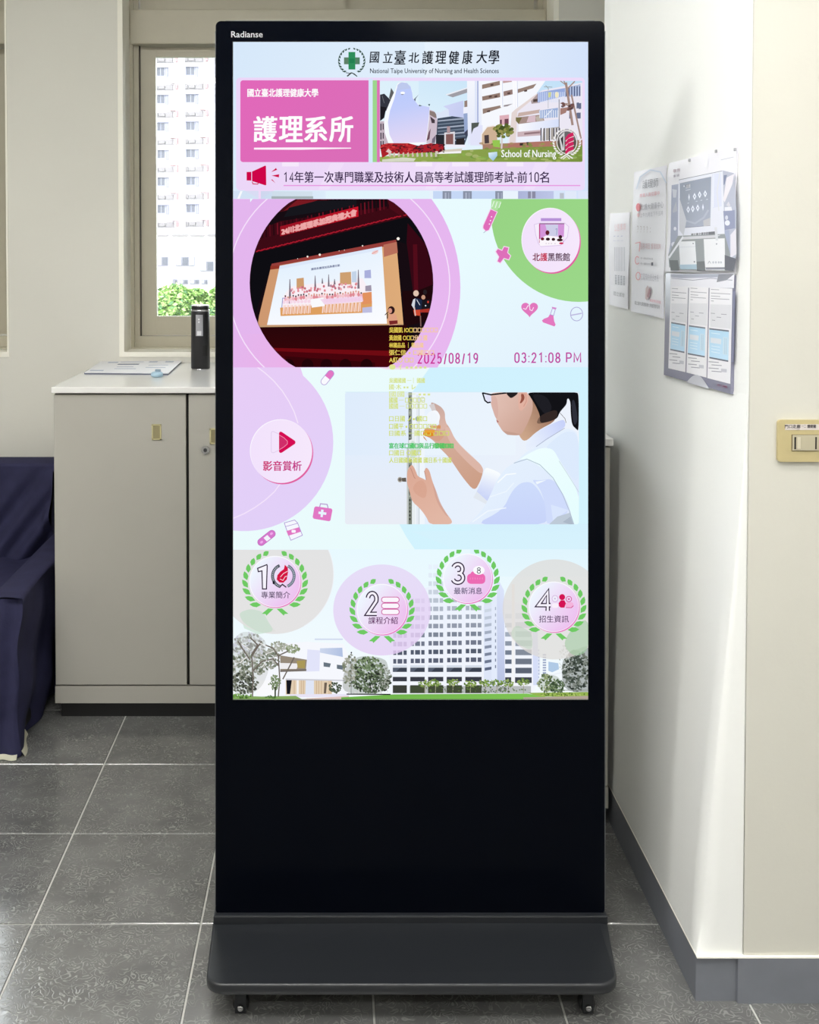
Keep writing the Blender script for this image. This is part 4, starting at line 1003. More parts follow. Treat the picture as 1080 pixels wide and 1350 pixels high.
CV.poly([(368.6, 574.5), (374.5, 577.8), (378, 581.5), (378, 585), (374.5, 588.6), (368.6, 592)], (208, 46, 106)); CV.stroke([(368.3, 573.5), (374.5, 577), (379, 581.5), (379, 585), (374.5, 589), (368.3, 592.8)], .7, (244, 150, 190))
CV.text('影音賞析', 347.2, 397.6, 607.5, 620.5, grad((206, 40, 110), (196, 70, 146), (347, 610), (398, 620)), .03)
done('video_button', 'round pale pink button with a red play arrow')
IC = (226, 120, 196); OL = (176, 150, 214)
def capsule(x0, y0, x1, y1, r, c1, ol, half=True):
    dx, dy = x1 - x0, y1 - y0; L = math.hypot(dx, dy); a = math.degrees(math.atan2(dy, dx))
    pts = ell_pts(x1, y1, r, r, 10, a, -90, 90) + ell_pts(x0, y0, r, r, 10, a, 90, 270)
    return pts, a
pts, a = capsule(427.5, 503, 436, 492.5, 4.3, IC, OL)
CV.poly(pts, (250, 250, 255)); mx_, my_ = 431.8, 497.8
CV.poly(ell_pts(436, 492.5, 4.3, 4.3, 10, a, -90, 90) + [(mx_ + 4.3 * math.cos(math.radians(a + 90)), my_ + 4.3 * math.sin(math.radians(a + 90))), (mx_ - 4.3 * math.cos(math.radians(a + 90)), my_ - 4.3 * math.sin(math.radians(a + 90)))], IC); CV.stroke(pts, .8, OL, True)
done('pill_icon')
F5 = lambda pts: Q(320, 550, 7.942, pts)
CV.stroke(F5([(805, 945), (815, 905), (885, 912), (895, 950)]), 1.3, (186, 150, 210)); CV.poly(F5([(765, 932), (930, 955), (940, 972), (920, 1078), (905, 1088), (745, 1062), (733, 1045), (750, 945)]), IC)
CV.poly(F5([(822, 965), (848, 968), (845, 992), (878, 997), (874, 1022), (842, 1018), (838, 1046), (815, 1043), (818, 1015), (792, 1010), (796, 986), (820, 989)]), (232, 244, 255))
done('first_aid_icon')
jar = F5([(436, 1105), (545, 1075), (575, 1105), (626, 1235), (505, 1287), (470, 1205)]); CV.poly(jar, (246, 248, 255)); CV.stroke(jar, .9, OL, True); CV.stroke(F5([(445, 1145), (580, 1108)]), .8, OL); CV.poly(F5([(458, 1190), (590, 1150), (608, 1198), (478, 1240)]), IC); CV.rrect(*F5([(512, 1178)])[0], *F5([(556, 1208)])[0], 1.2, (250, 244, 255))
done('jar_icon')
pts, a = capsule(344.5, 714.5, 358.5, 703.5, 4.6, IC, OL); CV.poly(pts, (214, 120, 204)); CV.stroke(pts, .8, (190, 110, 190), True)
CV.poly([(347.6, 709), (352.5, 705), (357, 709.8), (352, 713.6)], (244, 244, 252)); CV.ell(358, 703.3, 2.2, 1.6, (240, 170, 236), 1, 12, -40); CV.ell(345, 714.5, 2.2, 1.6, (240, 170, 236), 1, 12, -40)
done('plaster_icon')

# green disc with its button, icons at its rim
CV.clip = box_clip(307.5, 262.4, 775.3, 484)
CV.ell(763, 282, 115.5, 116, grad((152, 212, 132), (156, 216, 138), (650, 280), (775, 390)), n=80)
done('green_disc')
G7 = lambda pts: Q(635, 255, 7.297, pts)
CV.poly(G7([(95, 60), (190, 75), (150, 165), (90, 150)]), (178, 226, 164))
for (p, q) in (((120, 75), (100, 130)), ((150, 80), (130, 140)), ((185, 85), (165, 140))): CV.stroke(G7([p, q]), 1.0, (236, 250, 236))
syr = G7([(85, 150), (150, 178), (80, 335), (70, 355), (40, 365), (12, 335), (14, 310)]); CV.poly(syr, (224, 110, 186)); CV.stroke(syr, 1, (246, 214, 240), True); CV.stroke(G7([(40, 362), (18, 380)]), .7, (150, 170, 190))
for (x, y) in ((95, 225), (85, 262), (75, 295)): CV.ell(*G7([(x, y)])[0], .9, .9, (252, 236, 250), 1, 8)
done('syringe_icon')
crs = G7([(133, 560), (155, 530), (195, 548), (215, 510), (262, 520), (250, 570), (280, 600), (262, 640), (215, 625), (180, 672), (148, 655), (165, 610)])
CV.poly(crs, (222, 112, 186)); CV.stroke(crs, 1.1, (246, 216, 240), True)
done('cross_icon')
hp = [(16 * math.sin(t) ** 3, -(13 * math.cos(t) - 5 * math.cos(2*t) - 2 * math.cos(3*t) - math.cos(4*t))) for t in [2 * math.pi * k / 40 for k in range(40)]]
CV.poly([(698.2 + x * .69, 407.2 + y * .68) for x, y in hp], (226, 120, 190)); CV.stroke(G7([(400, 1105), (425, 1115), (445, 1080), (460, 1080), (465, 1120), (485, 1128), (500, 1095)]), .9, (255, 236, 250))
done('heart_icon')
CV.poly(G7([(655, 1165), (690, 1175), (698, 1230), (712, 1262), (700, 1280), (590, 1240), (580, 1222), (600, 1205), (640, 1190)]), (228, 122, 192)); CV.poly(G7([(675, 1090), (722, 1100), (712, 1118), (678, 1108)]), (212, 140, 206)); CV.stroke(G7([(680, 1108), (660, 1165), (692, 1175), (708, 1118)]), .8, OL)
done('flask_icon')
CV.stroke(ell_pts(760.2, 414, 8, 9, 30), 1.0, (176, 172, 216), True); CV.stroke([(752.8, 415.6), (767.2, 413)], 1.6, (190, 186, 224))
done('tablet_icon')
CV.clip = FULL
button(726.2, 317, 38, 42.2)
CV.rect(713, 287.6, 740, 291.6, (184, 146, 216)); J = G7([(505, 300), (560, 285), (800, 285), (838, 320), (825, 420), (760, 500), (570, 512), (545, 480), (520, 400)]); CV.poly(J, (246, 236, 252)); CV.stroke(J, .7, (214, 190, 230), True)
CV.poly(G7([(556, 292), (796, 292), (788, 470), (556, 470)]), (212, 150, 218)); CV.poly(G7([(612, 300), (735, 300), (735, 410), (640, 410)]), (206, 206, 232)); CV.stroke(G7([(556, 292), (796, 292)]), 1, (120, 80, 110)); CV.stroke(G7([(557, 292), (557, 475)]), 1.4, (190, 60, 130))
CV.poly(G7([(556, 440), (620, 405), (790, 420), (775, 490), (560, 505)]), (252, 246, 252)); CV.ell(*G7([(633, 378)])[0], 2.6, 3.2, (96, 30, 44)); CV.stroke(G7([(708, 345), (725, 340), (720, 400)]), .8, (140, 150, 190))
for (x, y, rx, ry, c_) in ((585, 438, 2.4, 2, (110, 24, 44)), (637, 440, 2.8, 2, (44, 22, 28)), (690, 442, 2.4, 2, (56, 28, 34)), (757, 418, 2.4, 2.4, (58, 26, 34)), (752, 448, 4, 2, (60, 30, 36)), (766, 480, 3, 1.4, (206, 50, 96))): CV.ell(*G7([(x, y)])[0], rx, ry, c_, 1, 12)
for x in (615, 640, 665, 700): CV.stroke(G7([(x, 482), (x + 12, 482)]), .6, (160, 130, 160))
CV.text('北護黑熊館', 702.3, 751.2, 333.6, 344.2, lambda x, y: (120, 30, 60) if x < 711 else ((196, 20, 66) if x < 722 else (92, 60, 84)), .03)
done('museum_button', 'round pale pink button on the green disc')
numrow('2025/08/19', 549.5, 631.5, 466, 478.6, 1.75, grad((206, 46, 150), (190, 70, 160), (550, 470), (631, 470)))
done('date')
numrow('03:21:08 PM', 677, 767.4, 465.4, 477.6, 1.75, (192, 66, 160))
done('time')

# ---------------------------------------------------------------- training picture
CV.clip = rrect_pts(455, 763.2, 517, 691, 3, 3)
N7 = lambda pts: Q(620, 510, 6.968, pts); N6 = lambda pts: Q(500, 505, 6.92, pts)
CV.soft = True
CV.rect(455, 517, 764, 691, grad((222, 236, 252), (238, 243, 252), (455, 560), (640, 600)))
CV.rect(455, 600, 540, 691, grad((228, 238, 252), (236, 236, 242), (470, 610), (470, 691)), .7)
CV.rect(560, 517, 680, 600, (236, 246, 254), .6)
CV.rect(541, 517, 560, 691, (240, 246, 252)); CV.rect(536.4, 590, 538.3, 691, (196, 200, 196)); CV.rect(538.5, 517, 543.2, 691, grad((146, 154, 146), (124, 130, 120), (540, 517), (540, 691)))
for k in range(34): CV.rect(539.4, 518 + k * 5, 541.4, 520.5 + k * 5, random.choice([(60, 64, 62), (96, 102, 92), (170, 176, 160)]))
CV.rect(544, 560, 547.5, 691, (232, 238, 240)); CV.rect(551.8, 522, 553, 691, (196, 206, 214)); CV.rect(549, 520, 551, 691, (226, 232, 240)); CV.stroke(ell_pts(557, 526, 3, 2.6, 16), .8, (196, 210, 200), True); CV.ell(550, 552, 2.6, 3, (150, 170, 140), .8, 14)
CV.poly(N6([(270, 520), (310, 510), (300, 690), (270, 700)]), (232, 236, 238)); CV.poly(N6([(290, 510), (350, 560), (400, 600), (320, 690), (272, 680)]), (200, 220, 204), .8)
CV.ell(*N6([(190, 880)])[0], 3.4, 3.6, (176, 170, 160), 1, 14); CV.ell(*N6([(190, 880)])[0], 2.2, 2.3, (110, 106, 100), 1, 14); CV.poly(N6([(205, 865), (245, 862), (248, 900), (210, 898)]), (100, 92, 84))
SK = (214, 176, 160); SKd = (184, 140, 120); SKl = (236, 208, 198)
# forearm and upper hand
arm_ = N6([(540, 375), (590, 345), (640, 400), (700, 530), (820, 650), (955, 765), (930, 880), (870, 990), (760, 860), (640, 680), (560, 600), (500, 530), (455, 495), (470, 460), (520, 420)])
CV.poly(arm_, grad(SK, (204, 158, 134), N6([(560, 380)])[0], N6([(900, 960)])[0])); CV.poly(N6([(590, 400), (640, 400), (700, 530), (955, 765), (940, 840), (820, 740), (650, 560)]), (226, 190, 178), .7)
CV.poly(N6([(470, 175), (500, 180), (565, 215), (600, 265), (600, 330), (625, 400), (560, 440), (545, 370), (550, 300), (525, 265), (480, 215)]), grad((198, 168, 160), (220, 182, 168), N6([(480, 190)])[0], N6([(590, 400)])[0])); CV.poly(N6([(455, 200), (500, 185), (520, 250), (490, 270)]), (214, 206, 206))
CV.poly(N6([(430, 400), (500, 420), (560, 440), (600, 480), (540, 540), (460, 500), (400, 470), (400, 440)]), (212, 162, 138)); CV.poly(N6([(400, 445), (490, 450), (510, 478), (460, 490), (400, 480)]), (222, 140, 40)); CV.poly(N6([(455, 385), (560, 385), (560, 415), (470, 410)]), (214, 140, 60), .8); CV.poly(N6([(400, 480), (420, 500), (440, 535), (425, 520), (405, 500)]), (206, 140, 90))
CV.poly(N6([(440, 270), (520, 240), (560, 300), (540, 370), (450, 380), (430, 330)]), (246, 249, 253)); CV.ell(*N6([(480, 320)])[0], 8, 8, (240, 246, 252), .7)
# lower hand
low = N6([(270, 770), (300, 740), (330, 790), (350, 850), (400, 870), (430, 890), (410, 800), (430, 765), (460, 800), (480, 880), (510, 960), (540, 1070), (600, 1170), (670, 1260), (650, 1290), (460, 1290), (430, 1220), (370, 1140), (300, 1080), (275, 980), (250, 900), (255, 810)])
CV.poly(low, grad((220, 170, 150), (226, 184, 166), N6([(300, 800)])[0], N6([(560, 1260)])[0])); CV.poly(N6([(340, 900), (400, 880), (440, 960), (420, 1060), (340, 1020), (300, 960)]), (214, 160, 138), .6); CV.stroke(N6([(285, 770), (320, 860), (330, 870)]), .9, (190, 140, 124)); CV.stroke(N6([(412, 800), (430, 880)]), .9, (190, 140, 124)); CV.poly(N6([(480, 890), (520, 980), (560, 1100), (640, 1230), (600, 1200), (520, 1080)]), (206, 160, 146), .7)
# sleeve of the far arm, body
CV.poly(N7([(135, 735), (210, 760), (290, 800), (260, 900), (160, 1075), (28, 1015), (60, 960), (110, 850)]), grad((250, 254, 255), (202, 212, 248), N7([(180, 760)])[0], N7([(100, 1000)])[0])); CV.poly(N7([(28, 1015), (60, 960), (160, 1050), (150, 1080)]), (226, 232, 240))
CV.poly(N7([(-60, 1275), (0, 1245), (120, 1120), (200, 960), (240, 860), (330, 740), (420, 690), (520, 590), (620, 545), (870, 380), (930, 390), (1000, 430), (1000, 1275)]), grad((228, 240, 254), (222, 232, 253), N7([(500, 700)])[0], N7([(900, 1200)])[0]))
CV.poly(N7([(20, 1275), (300, 1130), (380, 960), (460, 880), (560, 870), (640, 960), (700, 1100), (720, 1275)]), grad((206, 220, 252), (200, 212, 250), N7([(500, 900)])[0], N7([(500, 1250)])[0]))
CV.poly(N7([(560, 850), (640, 860), (760, 840), (860, 1000), (915, 1150), (780, 1220), (700, 1275), (690, 1080), (640, 930)]), (208, 220, 252)); CV.poly(N7([(600, 870), (700, 855), (610, 895)]), (240, 248, 254)); CV.poly(N7([(740, 1080), (900, 1130), (760, 1230)]), (218, 230, 254)); CV.stroke(N7([(250, 880), (330, 805), (420, 795)]), 1.6, (248, 253, 255)); CV.stroke(N7([(180, 1010), (330, 960), (400, 880)]), 1.4, (240, 248, 255), a=.8); CV.stroke(N7([(20, 1240), (160, 1140), (330, 1110)]), 1.6, (242, 249, 255), a=.8)
CV.poly(N7([(710, 1275), (800, 1190), (915, 1155), (960, 1275)]), (190, 202, 216)); CV.poly(N7([(850, 1240), (920, 1190), (950, 1275)]), (168, 180, 196), .8)
CV.poly(N7([(430, 680), (520, 620), (640, 560), (760, 560), (820, 680), (1000, 960), (1000, 1275), (955, 1275), (900, 1070), (840, 960), (760, 840), (640, 725), (520, 668), (460, 662)]), grad((238, 254, 255), (230, 253, 254), N7([(600, 600)])[0], N7([(950, 1200)])[0]))
CV.stroke(N7([(400, 700), (520, 662), (640, 715), (760, 835), (850, 990), (915, 1150), (950, 1260)]), 1.0, (170, 186, 206), a=.9); CV.stroke(N7([(815, 680), (880, 780), (1000, 970)]), .8, (196, 210, 220), a=.8)
CV.poly(N7([(680, 560), (870, 400), (1000, 430), (1000, 930), (820, 670), (760, 570)]), (220, 234, 253), .9)
# neck and face
CV.poly(N7([(440, 440), (500, 512), (620, 400), (800, 305), (780, 150), (540, 80), (440, 250)]), grad((206, 168, 140), (150, 110, 90), N7([(500, 440)])[0], N7([(760, 250)])[0]))
CV.poly(N7([(200, 48), (560, 48), (580, 200), (530, 330), (470, 440), (420, 446), (340, 440), (295, 405), (262, 350), (240, 318), (243, 300), (222, 262), (214, 225), (190, 165), (186, 90)]), grad((226, 192, 180), (206, 166, 150), N7([(230, 150)])[0], N7([(480, 380)])[0]))
CV.poly(N7([(186, 90), (240, 80), (260, 200), (250, 300), (222, 262), (190, 165)]), (212, 170, 160), .6); CV.poly(N7([(238, 300), (262, 318), (250, 330)]), (176, 110, 110)); CV.poly(N7([(300, 400), (400, 420), (470, 440), (340, 442)]), (184, 146, 130), .5)
CV.poly(N7([(322, 46), (440, 46), (430, 70), (375, 108), (345, 80)]), (36, 32, 34))
CV.poly(N7([(520, 46), (975, 46), (997, 70), (997, 408), (970, 385), (935, 350), (922, 250), (920, 140), (905, 108), (890, 108), (885, 160), (850, 200), (820, 235), (800, 290), (720, 320), (640, 335), (640, 260), (600, 170), (550, 90)]), (18, 18, 22))
CV.poly(N7([(560, 60), (700, 80), (760, 200), (690, 260), (620, 170)]), (30, 30, 36)); CV.poly(N7([(640, 260), (800, 200), (800, 290), (720, 322), (600, 345)]), (64, 50, 46), .6); CV.poly(N7([(930, 120), (960, 120), (990, 300), (960, 360), (940, 300)]), (46, 48, 58)); CV.stroke(N7([(820, 235), (870, 290), (880, 330)]), .7, (120, 110, 110))
CV.poly(N7([(440, 110), (445, 60), (470, 46), (520, 46), (535, 80), (530, 140), (500, 190), (470, 222), (448, 205), (442, 170)]), (226, 178, 162)); CV.poly(N7([(465, 60), (495, 70), (500, 110), (470, 150), (452, 150), (470, 110)]), (150, 84, 70)); CV.stroke(N7([(470, 60), (510, 70), (515, 130), (490, 180)]), .9, (206, 150, 134))
CV.poly(N7([(130, 75), (190, 70), (195, 135), (160, 145)]), (226, 226, 246)); CV.stroke(N7([(112, 52), (135, 125), (160, 145), (188, 140)]), 1.9, (24, 24, 32)); CV.stroke(N7([(112, 55), (190, 72), (330, 55)]), 2.0, (24, 24, 30))
CV.poly(N7([(505, 512), (625, 400), (850, 292), (875, 330), (868, 375), (620, 545), (520, 600)]), grad((232, 240, 254), (200, 210, 250), N7([(560, 500)])[0], N7([(850, 330)])[0])); CV.stroke(N7([(605, 548), (700, 480), (868, 378)]), .9, (176, 186, 208))
CV.clip = FULL
CV.rect(455, 516.4, 764, 517.2, (214, 236, 248))
done('training_picture'); CV.soft = False
# yellow name rows over the pictures
yl = [(435, 577, '吳國凱 IO□□□□□□□', 1), (445.3, 563, '黃啟國 ○□□分□ 國', 1), (455, 558, '林國品品 │ 國品國', 1), (464.6, 572, '張仁信 ▪ □國□□', .9), (474.3, 545, 'A紅○ □□', .9), (483.7, 562, '● ｲ ▪▪▪▪▪', .5),
      (501.5, 560, '吳國國國 ─│ 國國', .7), (510, 548, '國‧木 ▪▪ ㆑', .6), (519.5, 567, '國國 ─ ▪▪▪', .5), (527.5, 560, '國國 ─ □□□□□', .8), (535.4, 563, '國國 ─ □□□□□', .7),
      (552, 563, '口日國 ノ▪ 國□', .9), (562, 575, '口國平 ▪ □□□□□□', .9), (571, 592, '日國系 ─國□□ □□□', .9), (597, 555, '口國日 ○國□', .9), (606.5, 595, '人日國國系國國 國日系十國國', .95)]
for (y, x1, t, al) in yl:
    def yc(x, yy): 
        k = (1 - al) * .8; q = (232, 206, 84) if (x < 545 and yy < 482) else ((246, 204, 150) if yy < 480 else (206, 218, 88)); bk = (240, 250, 246); return tuple(u + (v - u) * k for u, v in zip(q, bk))
    CV.text(t, 513.2, x1, y - 3.6, y + 3.6, yc, .03)
CV.text('富在球□國□與品行發國□□', 513.2, 598, 583.8, 591.2, (70, 196, 104), .045); CV.rect(541, 586, 548, 590, (92, 204, 110), .6); CV.rect(571, 584.5, 597, 590.5, (92, 196, 96), .7)
CV.rect(560, 566.5, 573, 570.5, (236, 160, 10), .8)
done('yellow_name_rows')

# ---------------------------------------------------------------- campus panorama at the foot
CV.clip = box_clip(307.5, 724.5, 775.3, 921.8)
def fade(c_, t, to=(232, 242, 253)): return tuple(a + (b_ - a) * t for a, b_ in zip(c_, to))
# main tower
CV.poly([(515, 915), (515, 860), (560, 775), (600, 765), (668, 790), (700, 800), (706, 905), (700, 915)], grad((236, 243, 254), (244, 246, 254), (600, 770), (600, 900)))
pil = [514.5, 537.5, 561, 585.5, 610, 636]
for row in range(12):
    y = 870.5 - row * 11.35 + (0 if row < 6 else (row - 6) * .3); t = min(1, max(0, (row - 1) / 9.5)) ** .8
    for b_ in range(5):
        x0, x1 = pil[b_] + 3.6, pil[b_ + 1] - .6
        if row > 5 and b_ == 0: continue
        if row > 7 and b_ == 1: continue
        dy = -(b_ - 2) * .9 if row < 9 else 0
        w_ = (x1 - x0)
        for (u0, u1) in ((.02, .24), (.32, .66), (.74, .97)):
            CV.rect(x0 + w_ * u0, y - 3 + dy * .6, x0 + w_ * u1, y + 3 + dy * .6, fade(((84, 92, 110) if row % 2 else (92, 98, 118)), t))
for b_ in range(5):
    x0, x1 = pil[b_] + 3.4, pil[b_ + 1] - 1
    for (y0, y1, c_) in ((879.8, 885.6, (60, 66, 80)), (877, 879.2, (206, 214, 228)), (892, 898, (60, 62, 72)), (903, 913.5, (62, 64, 58))): CV.rect(x0, y0, x1, y1, c_)
    CV.poly([(x0, 879.8), (x0 + 10, 879.8), (x0 + 4, 885.6), (x0, 885.6)], (96, 104, 122), .7)
for p_ in pil: CV.rect(p_ - .6, 800, p_ + 2.8, 915, grad((236, 242, 254), (242, 245, 252), (500, 800), (500, 915)))
CV.rect(515, 886.5, 700, 891.5, (240, 244, 252))
# right wing
CV.poly([(638, 792), (648, 790), (648, 905), (638, 905)], (222, 230, 248))
for k in range(11): CV.poly([(639, 880 - k * 9.6), (648, 878.6 - k * 9.6), (648, 882.4 - k * 9.6), (639, 884 - k * 9.6)], fade((96, 106, 132), min(1, k / 10)))
CV.rect(648, 786, 655.5, 905, (228, 236, 252))
for k in range(10): CV.rect(652.6, 800 + k * 8.5, 654, 804 + k * 8.5, fade((80, 90, 120), .6 - k * .04))
CV.poly([(655, 760), (664.5, 778), (665.5, 900), (655.5, 900)], grad((222, 230, 252), (186, 196, 228), (660, 770), (660, 900)))
for k in range(8):
    y = 889 - k * 12; t = min(1, k / 7); CV.rect(666, y - 8, 674.5, y - 2, fade((74, 84, 104), t)); CV.rect(679.5, y - 9, 701, y - 1.5, fade((92, 100, 116), t))
CV.rect(674.6, 770, 678.4, 915, grad((240, 236, 232), (246, 248, 252), (676, 780), (676, 900))); CV.rect(666, 880.5, 702, 889, (60, 64, 78), .0)
CV.rect(666, 892.5, 674, 900, (64, 66, 78)); CV.rect(679, 892.5, 701, 900, (66, 70, 80))
CV.poly([(702, 830), (709, 833), (710, 903), (703, 903)], (214, 222, 248)); CV.rect(709, 866, 712, 890, (226, 232, 246))
for k in range(9): CV.rect(709.6, 856 + k * 4.4, 711, 858.4 + k * 4.4, (130, 150, 200), .6); CV.rect(715.5, 862 + k * 3.4, 720, 864 + k * 3.4, (120, 136, 180), .8)
CV.poly([(723, 872), (736, 874), (737, 882), (728, 886), (723, 884)], (176, 202, 230)); CV.stroke([(722, 892), (733, 888), (745, 886)], 1.5, (236, 240, 248))
# far roofs
CV.rect(415, 841.5, 452, 843.5, (196, 206, 234), .7); CV.rect(390, 847, 404, 849, (214, 224, 244))
# left white building
A6 = lambda pts: Q(305, 840, 6.968, pts)
CV.poly(A6([(430, 60), (700, 40), (1030, 60), (1080, 170), (1080, 540), (230, 540), (230, 380)]), (246, 248, 254)); CV.poly(A6([(700, 110), (815, 120), (810, 310), (690, 315)]), (226, 228, 250)); CV.poly(A6([(815, 100), (1020, 95), (1025, 180), (815, 140)]), grad((206, 216, 238), (176, 192, 226), A6([(820, 100)])[0], A6([(1020, 160)])[0]))
CV.poly(A6([(450, 165), (695, 205), (685, 310), (450, 300)]), (150, 138, 122)); CV.poly(A6([(450, 235), (620, 240), (600, 290), (450, 290)]), (240, 238, 240)); CV.poly(A6([(450, 300), (690, 290), (690, 310), (450, 318)]), (120, 112, 106)); CV.poly(A6([(600, 215), (680, 210), (676, 285), (610, 280)]), (170, 152, 90))
CV.poly(A6([(848, 228), (915, 240), (905, 275), (848, 268)]), (104, 116, 128)); CV.poly(A6([(970, 250), (1030, 258), (1025, 298), (970, 288)]), (104, 116, 128))
CV.poly(A6([(500, 380), (925, 390), (925, 530), (500, 525)]), (226, 206, 178)); CV.poly(A6([(505, 380), (558, 382), (540, 520), (510, 520)]), (24, 26, 32)); CV.poly(A6([(600, 384), (620, 384), (620, 526), (600, 526)]), (244, 240, 236)); CV.poly(A6([(685, 388), (760, 390), (760, 528), (680, 526)]), (224, 230, 246)); CV.poly(A6([(855, 415), (880, 415), (870, 515), (850, 515)]), (110, 96, 84))
for x in (575, 640, 660, 780, 800, 825, 895, 910): CV.poly(A6([(x, 390), (x + 7, 390), (x + 7, 525), (x, 525)]), (204, 176, 146))
CV.poly(A6([(500, 378), (1060, 390), (1065, 402), (500, 392)]), (206, 206, 214)); CV.poly(A6([(230, 400), (400, 390), (400, 530), (230, 530)]), (250, 250, 253)); CV.poly(A6([(540, 522), (1080, 520), (1080, 545), (540, 552)]), (232, 228, 246)); CV.poly(A6([(700, 560), (1080, 538), (1080, 570), (600, 580)]), (222, 196, 190))
# lawns and kerb
CV.poly([(307, 916.5), (345, 918), (390, 917), (400, 922.5), (307, 922.5)], (134, 168, 96)); CV.poly([(450, 919), (520, 915), (695, 914), (720, 918), (700, 922.5), (450, 922.5)], grad((112, 178, 76), (128, 196, 84), (520, 915), (680, 920))); CV.poly([(695, 913), (776, 912), (776, 918), (712, 918)], (150, 180, 84)); CV.poly([(690, 919), (776, 917), (776, 922.5), (690, 922.5)], (178, 164, 150))
def foliage(cx, cy, rx, ry, n, pal, smin=1.2, smax=3.0, a=1.0):
    smin, smax = smin * .72, smax * .72
    for _ in range(int(n * 1.9)):
        an, rr = random.uniform(0, 6.283), random.random() ** .5
        CV.ell(cx + rx * rr * math.cos(an), cy + ry * rr * math.sin(an), random.uniform(smin, smax), random.uniform(smin, smax) * .75, random.choice(pal), a, 8, random.uniform(0, 90))
TG = [(120, 128, 112), (150, 154, 140), (96, 106, 88), (168, 170, 160), (134, 142, 124), (186, 186, 180)]
DG = [(70, 86, 62), (92, 112, 80), (112, 132, 98), (58, 66, 54), (130, 146, 116)]
# soft green cloud behind the left tree
CV.poly([(316, 808), (330, 803), (345, 806), (352, 820), (364, 832), (340, 836), (322, 828)], (202, 226, 208), .7)
CV.soft = True
for (pp, cc, aa) in (([(307, 845), (318, 832), (338, 834), (352, 846), (350, 862), (356, 880), (346, 905), (330, 916), (307, 918)], (176, 180, 174), .35), ([(452, 915), (452, 890), (460, 872), (476, 864), (500, 866), (512, 872), (514, 914)], (110, 122, 102), .45), ([(712, 912), (708, 896), (722, 888), (738, 892), (744, 912)], (130, 146, 112), .4)): CV.poly(pp, cc, aa)
CV.soft = False
foliage(328, 852, 22, 18, 90, [(168, 172, 164), (196, 198, 200), (150, 152, 148), (206, 208, 220)], 1.5, 4); foliage(326, 878, 24, 18, 110, TG, 1.5, 4); foliage(355, 868, 14, 14, 60, TG, 1.5, 3.5); foliage(368, 852, 11, 6, 30, [(170, 174, 160), (150, 156, 136), (186, 188, 180)], 1.5, 3.4); foliage(386, 855, 9, 5.5, 26, [(150, 164, 130), (178, 186, 164), (128, 140, 108)], 1.2, 3); foliage(322, 900, 18, 14, 90, [(74, 80, 68), (100, 106, 92), (60, 62, 56), (124, 128, 114)], 1.5, 3.5)
for p_ in ([(333, 918), (334, 890), (332, 865), (345, 845)], [(333, 885), (345, 872), (360, 868), (368, 878)], [(367, 918), (369, 895), (367, 864), (380, 858)], [(373, 895), (383, 876), (388, 866)], [(330, 870), (320, 855), (314, 845)], [(332, 862), (340, 850), (330, 840)], [(368, 866), (360, 854), (350, 850)]): CV.stroke(p_, 1.7, (112, 104, 96))
for p_ in ([(318, 848), (330, 856)], [(340, 846), (352, 852)], [(325, 866), (316, 874)], [(350, 862), (362, 858)], [(345, 880), (352, 870)]): CV.stroke(p_, .9, (240, 238, 236))
foliage(362, 900, 8, 10, 40, [(122, 140, 104), (96, 116, 80), (150, 164, 132)], 1, 2.6); CV.stroke([(363, 918), (363, 905)], 2, (60, 70, 46)); foliage(320, 917, 13, 3, 30, [(104, 150, 70), (70, 100, 50), (130, 170, 90)], 1, 2.4); foliage(357, 918.5, 8, 1.6, 12, [(74, 110, 52)], 1, 2)
# trees between the buildings
foliage(462, 884, 10, 22, 60, [(150, 154, 138), (120, 128, 108), (176, 176, 164)], 1.5, 3.4); foliage(487, 880, 20, 14, 110, DG + [(126, 146, 108)], 1.5, 3.6); foliage(490, 900, 25, 13, 150, [(60, 72, 56), (46, 52, 44), (84, 98, 74), (104, 120, 92)], 1.5, 3.4); foliage(508, 892, 8, 16, 40, [(130, 140, 124), (96, 106, 92), (160, 164, 156)], 1.2, 3); foliage(442, 906, 8, 7, 30, [(70, 82, 64), (92, 104, 84)], 1.2, 2.8)
for k in range(22): CV.ell(random.uniform(458, 512), random.uniform(903, 914), .8, 1.6, (216, 216, 216), .8, 6)
CV.stroke([(457, 914.6), (515, 915)], 1.5, (32, 32, 36)); CV.stroke([(463, 914), (463, 862), (463.6, 860)], .6, (70, 70, 80)); CV.ell(463.3, 860, 1, 1.2, (50, 50, 60), 1, 10)
# small trees before the tower
for x in (560, 574, 597, 620, 640, 655, 670, 690): foliage(x, 899 + (x % 3), 8, 4.6, 26, [(138, 166, 84), (110, 140, 66), (156, 178, 104), (84, 110, 56)], 1, 2.6); CV.stroke([(x, 914), (x + .4, 902)], .9, (206, 200, 180))
CV.rect(540, 904, 700, 913.6, (70, 84, 52), .5)
foliage(625, 908, 70, 5, 60, [(70, 92, 48), (96, 124, 62), (58, 72, 44)], .9, 2.2, .8)
foliage(720, 900, 12, 12, 60, [(104, 124, 84), (136, 154, 108), (80, 96, 66), (164, 174, 140)], 1.2, 3); foliage(735, 905, 10, 9, 50, [(84, 106, 76), (60, 78, 54), (124, 144, 108)], 1.2, 3)
CV.soft = True; CV.poly([(740, 872), (750, 862), (768, 852), (790, 850), (790, 912), (742, 912)], (90, 100, 90), .6); CV.soft = False; foliage(760, 884, 18, 27, 170, [(84, 94, 84), (66, 76, 68), (112, 120, 110), (132, 138, 132), (52, 60, 54)], 1.5, 3.6); foliage(744, 870, 7, 20, 24, [(206, 214, 210), (176, 184, 176)], .8, 2)
CV.rect(744, 909, 776, 910, (150, 156, 150)); foliage(742, 915, 30, 2.2, 50, [(104, 138, 58), (150, 178, 84), (80, 100, 46), (176, 196, 110)], .8, 2.2)
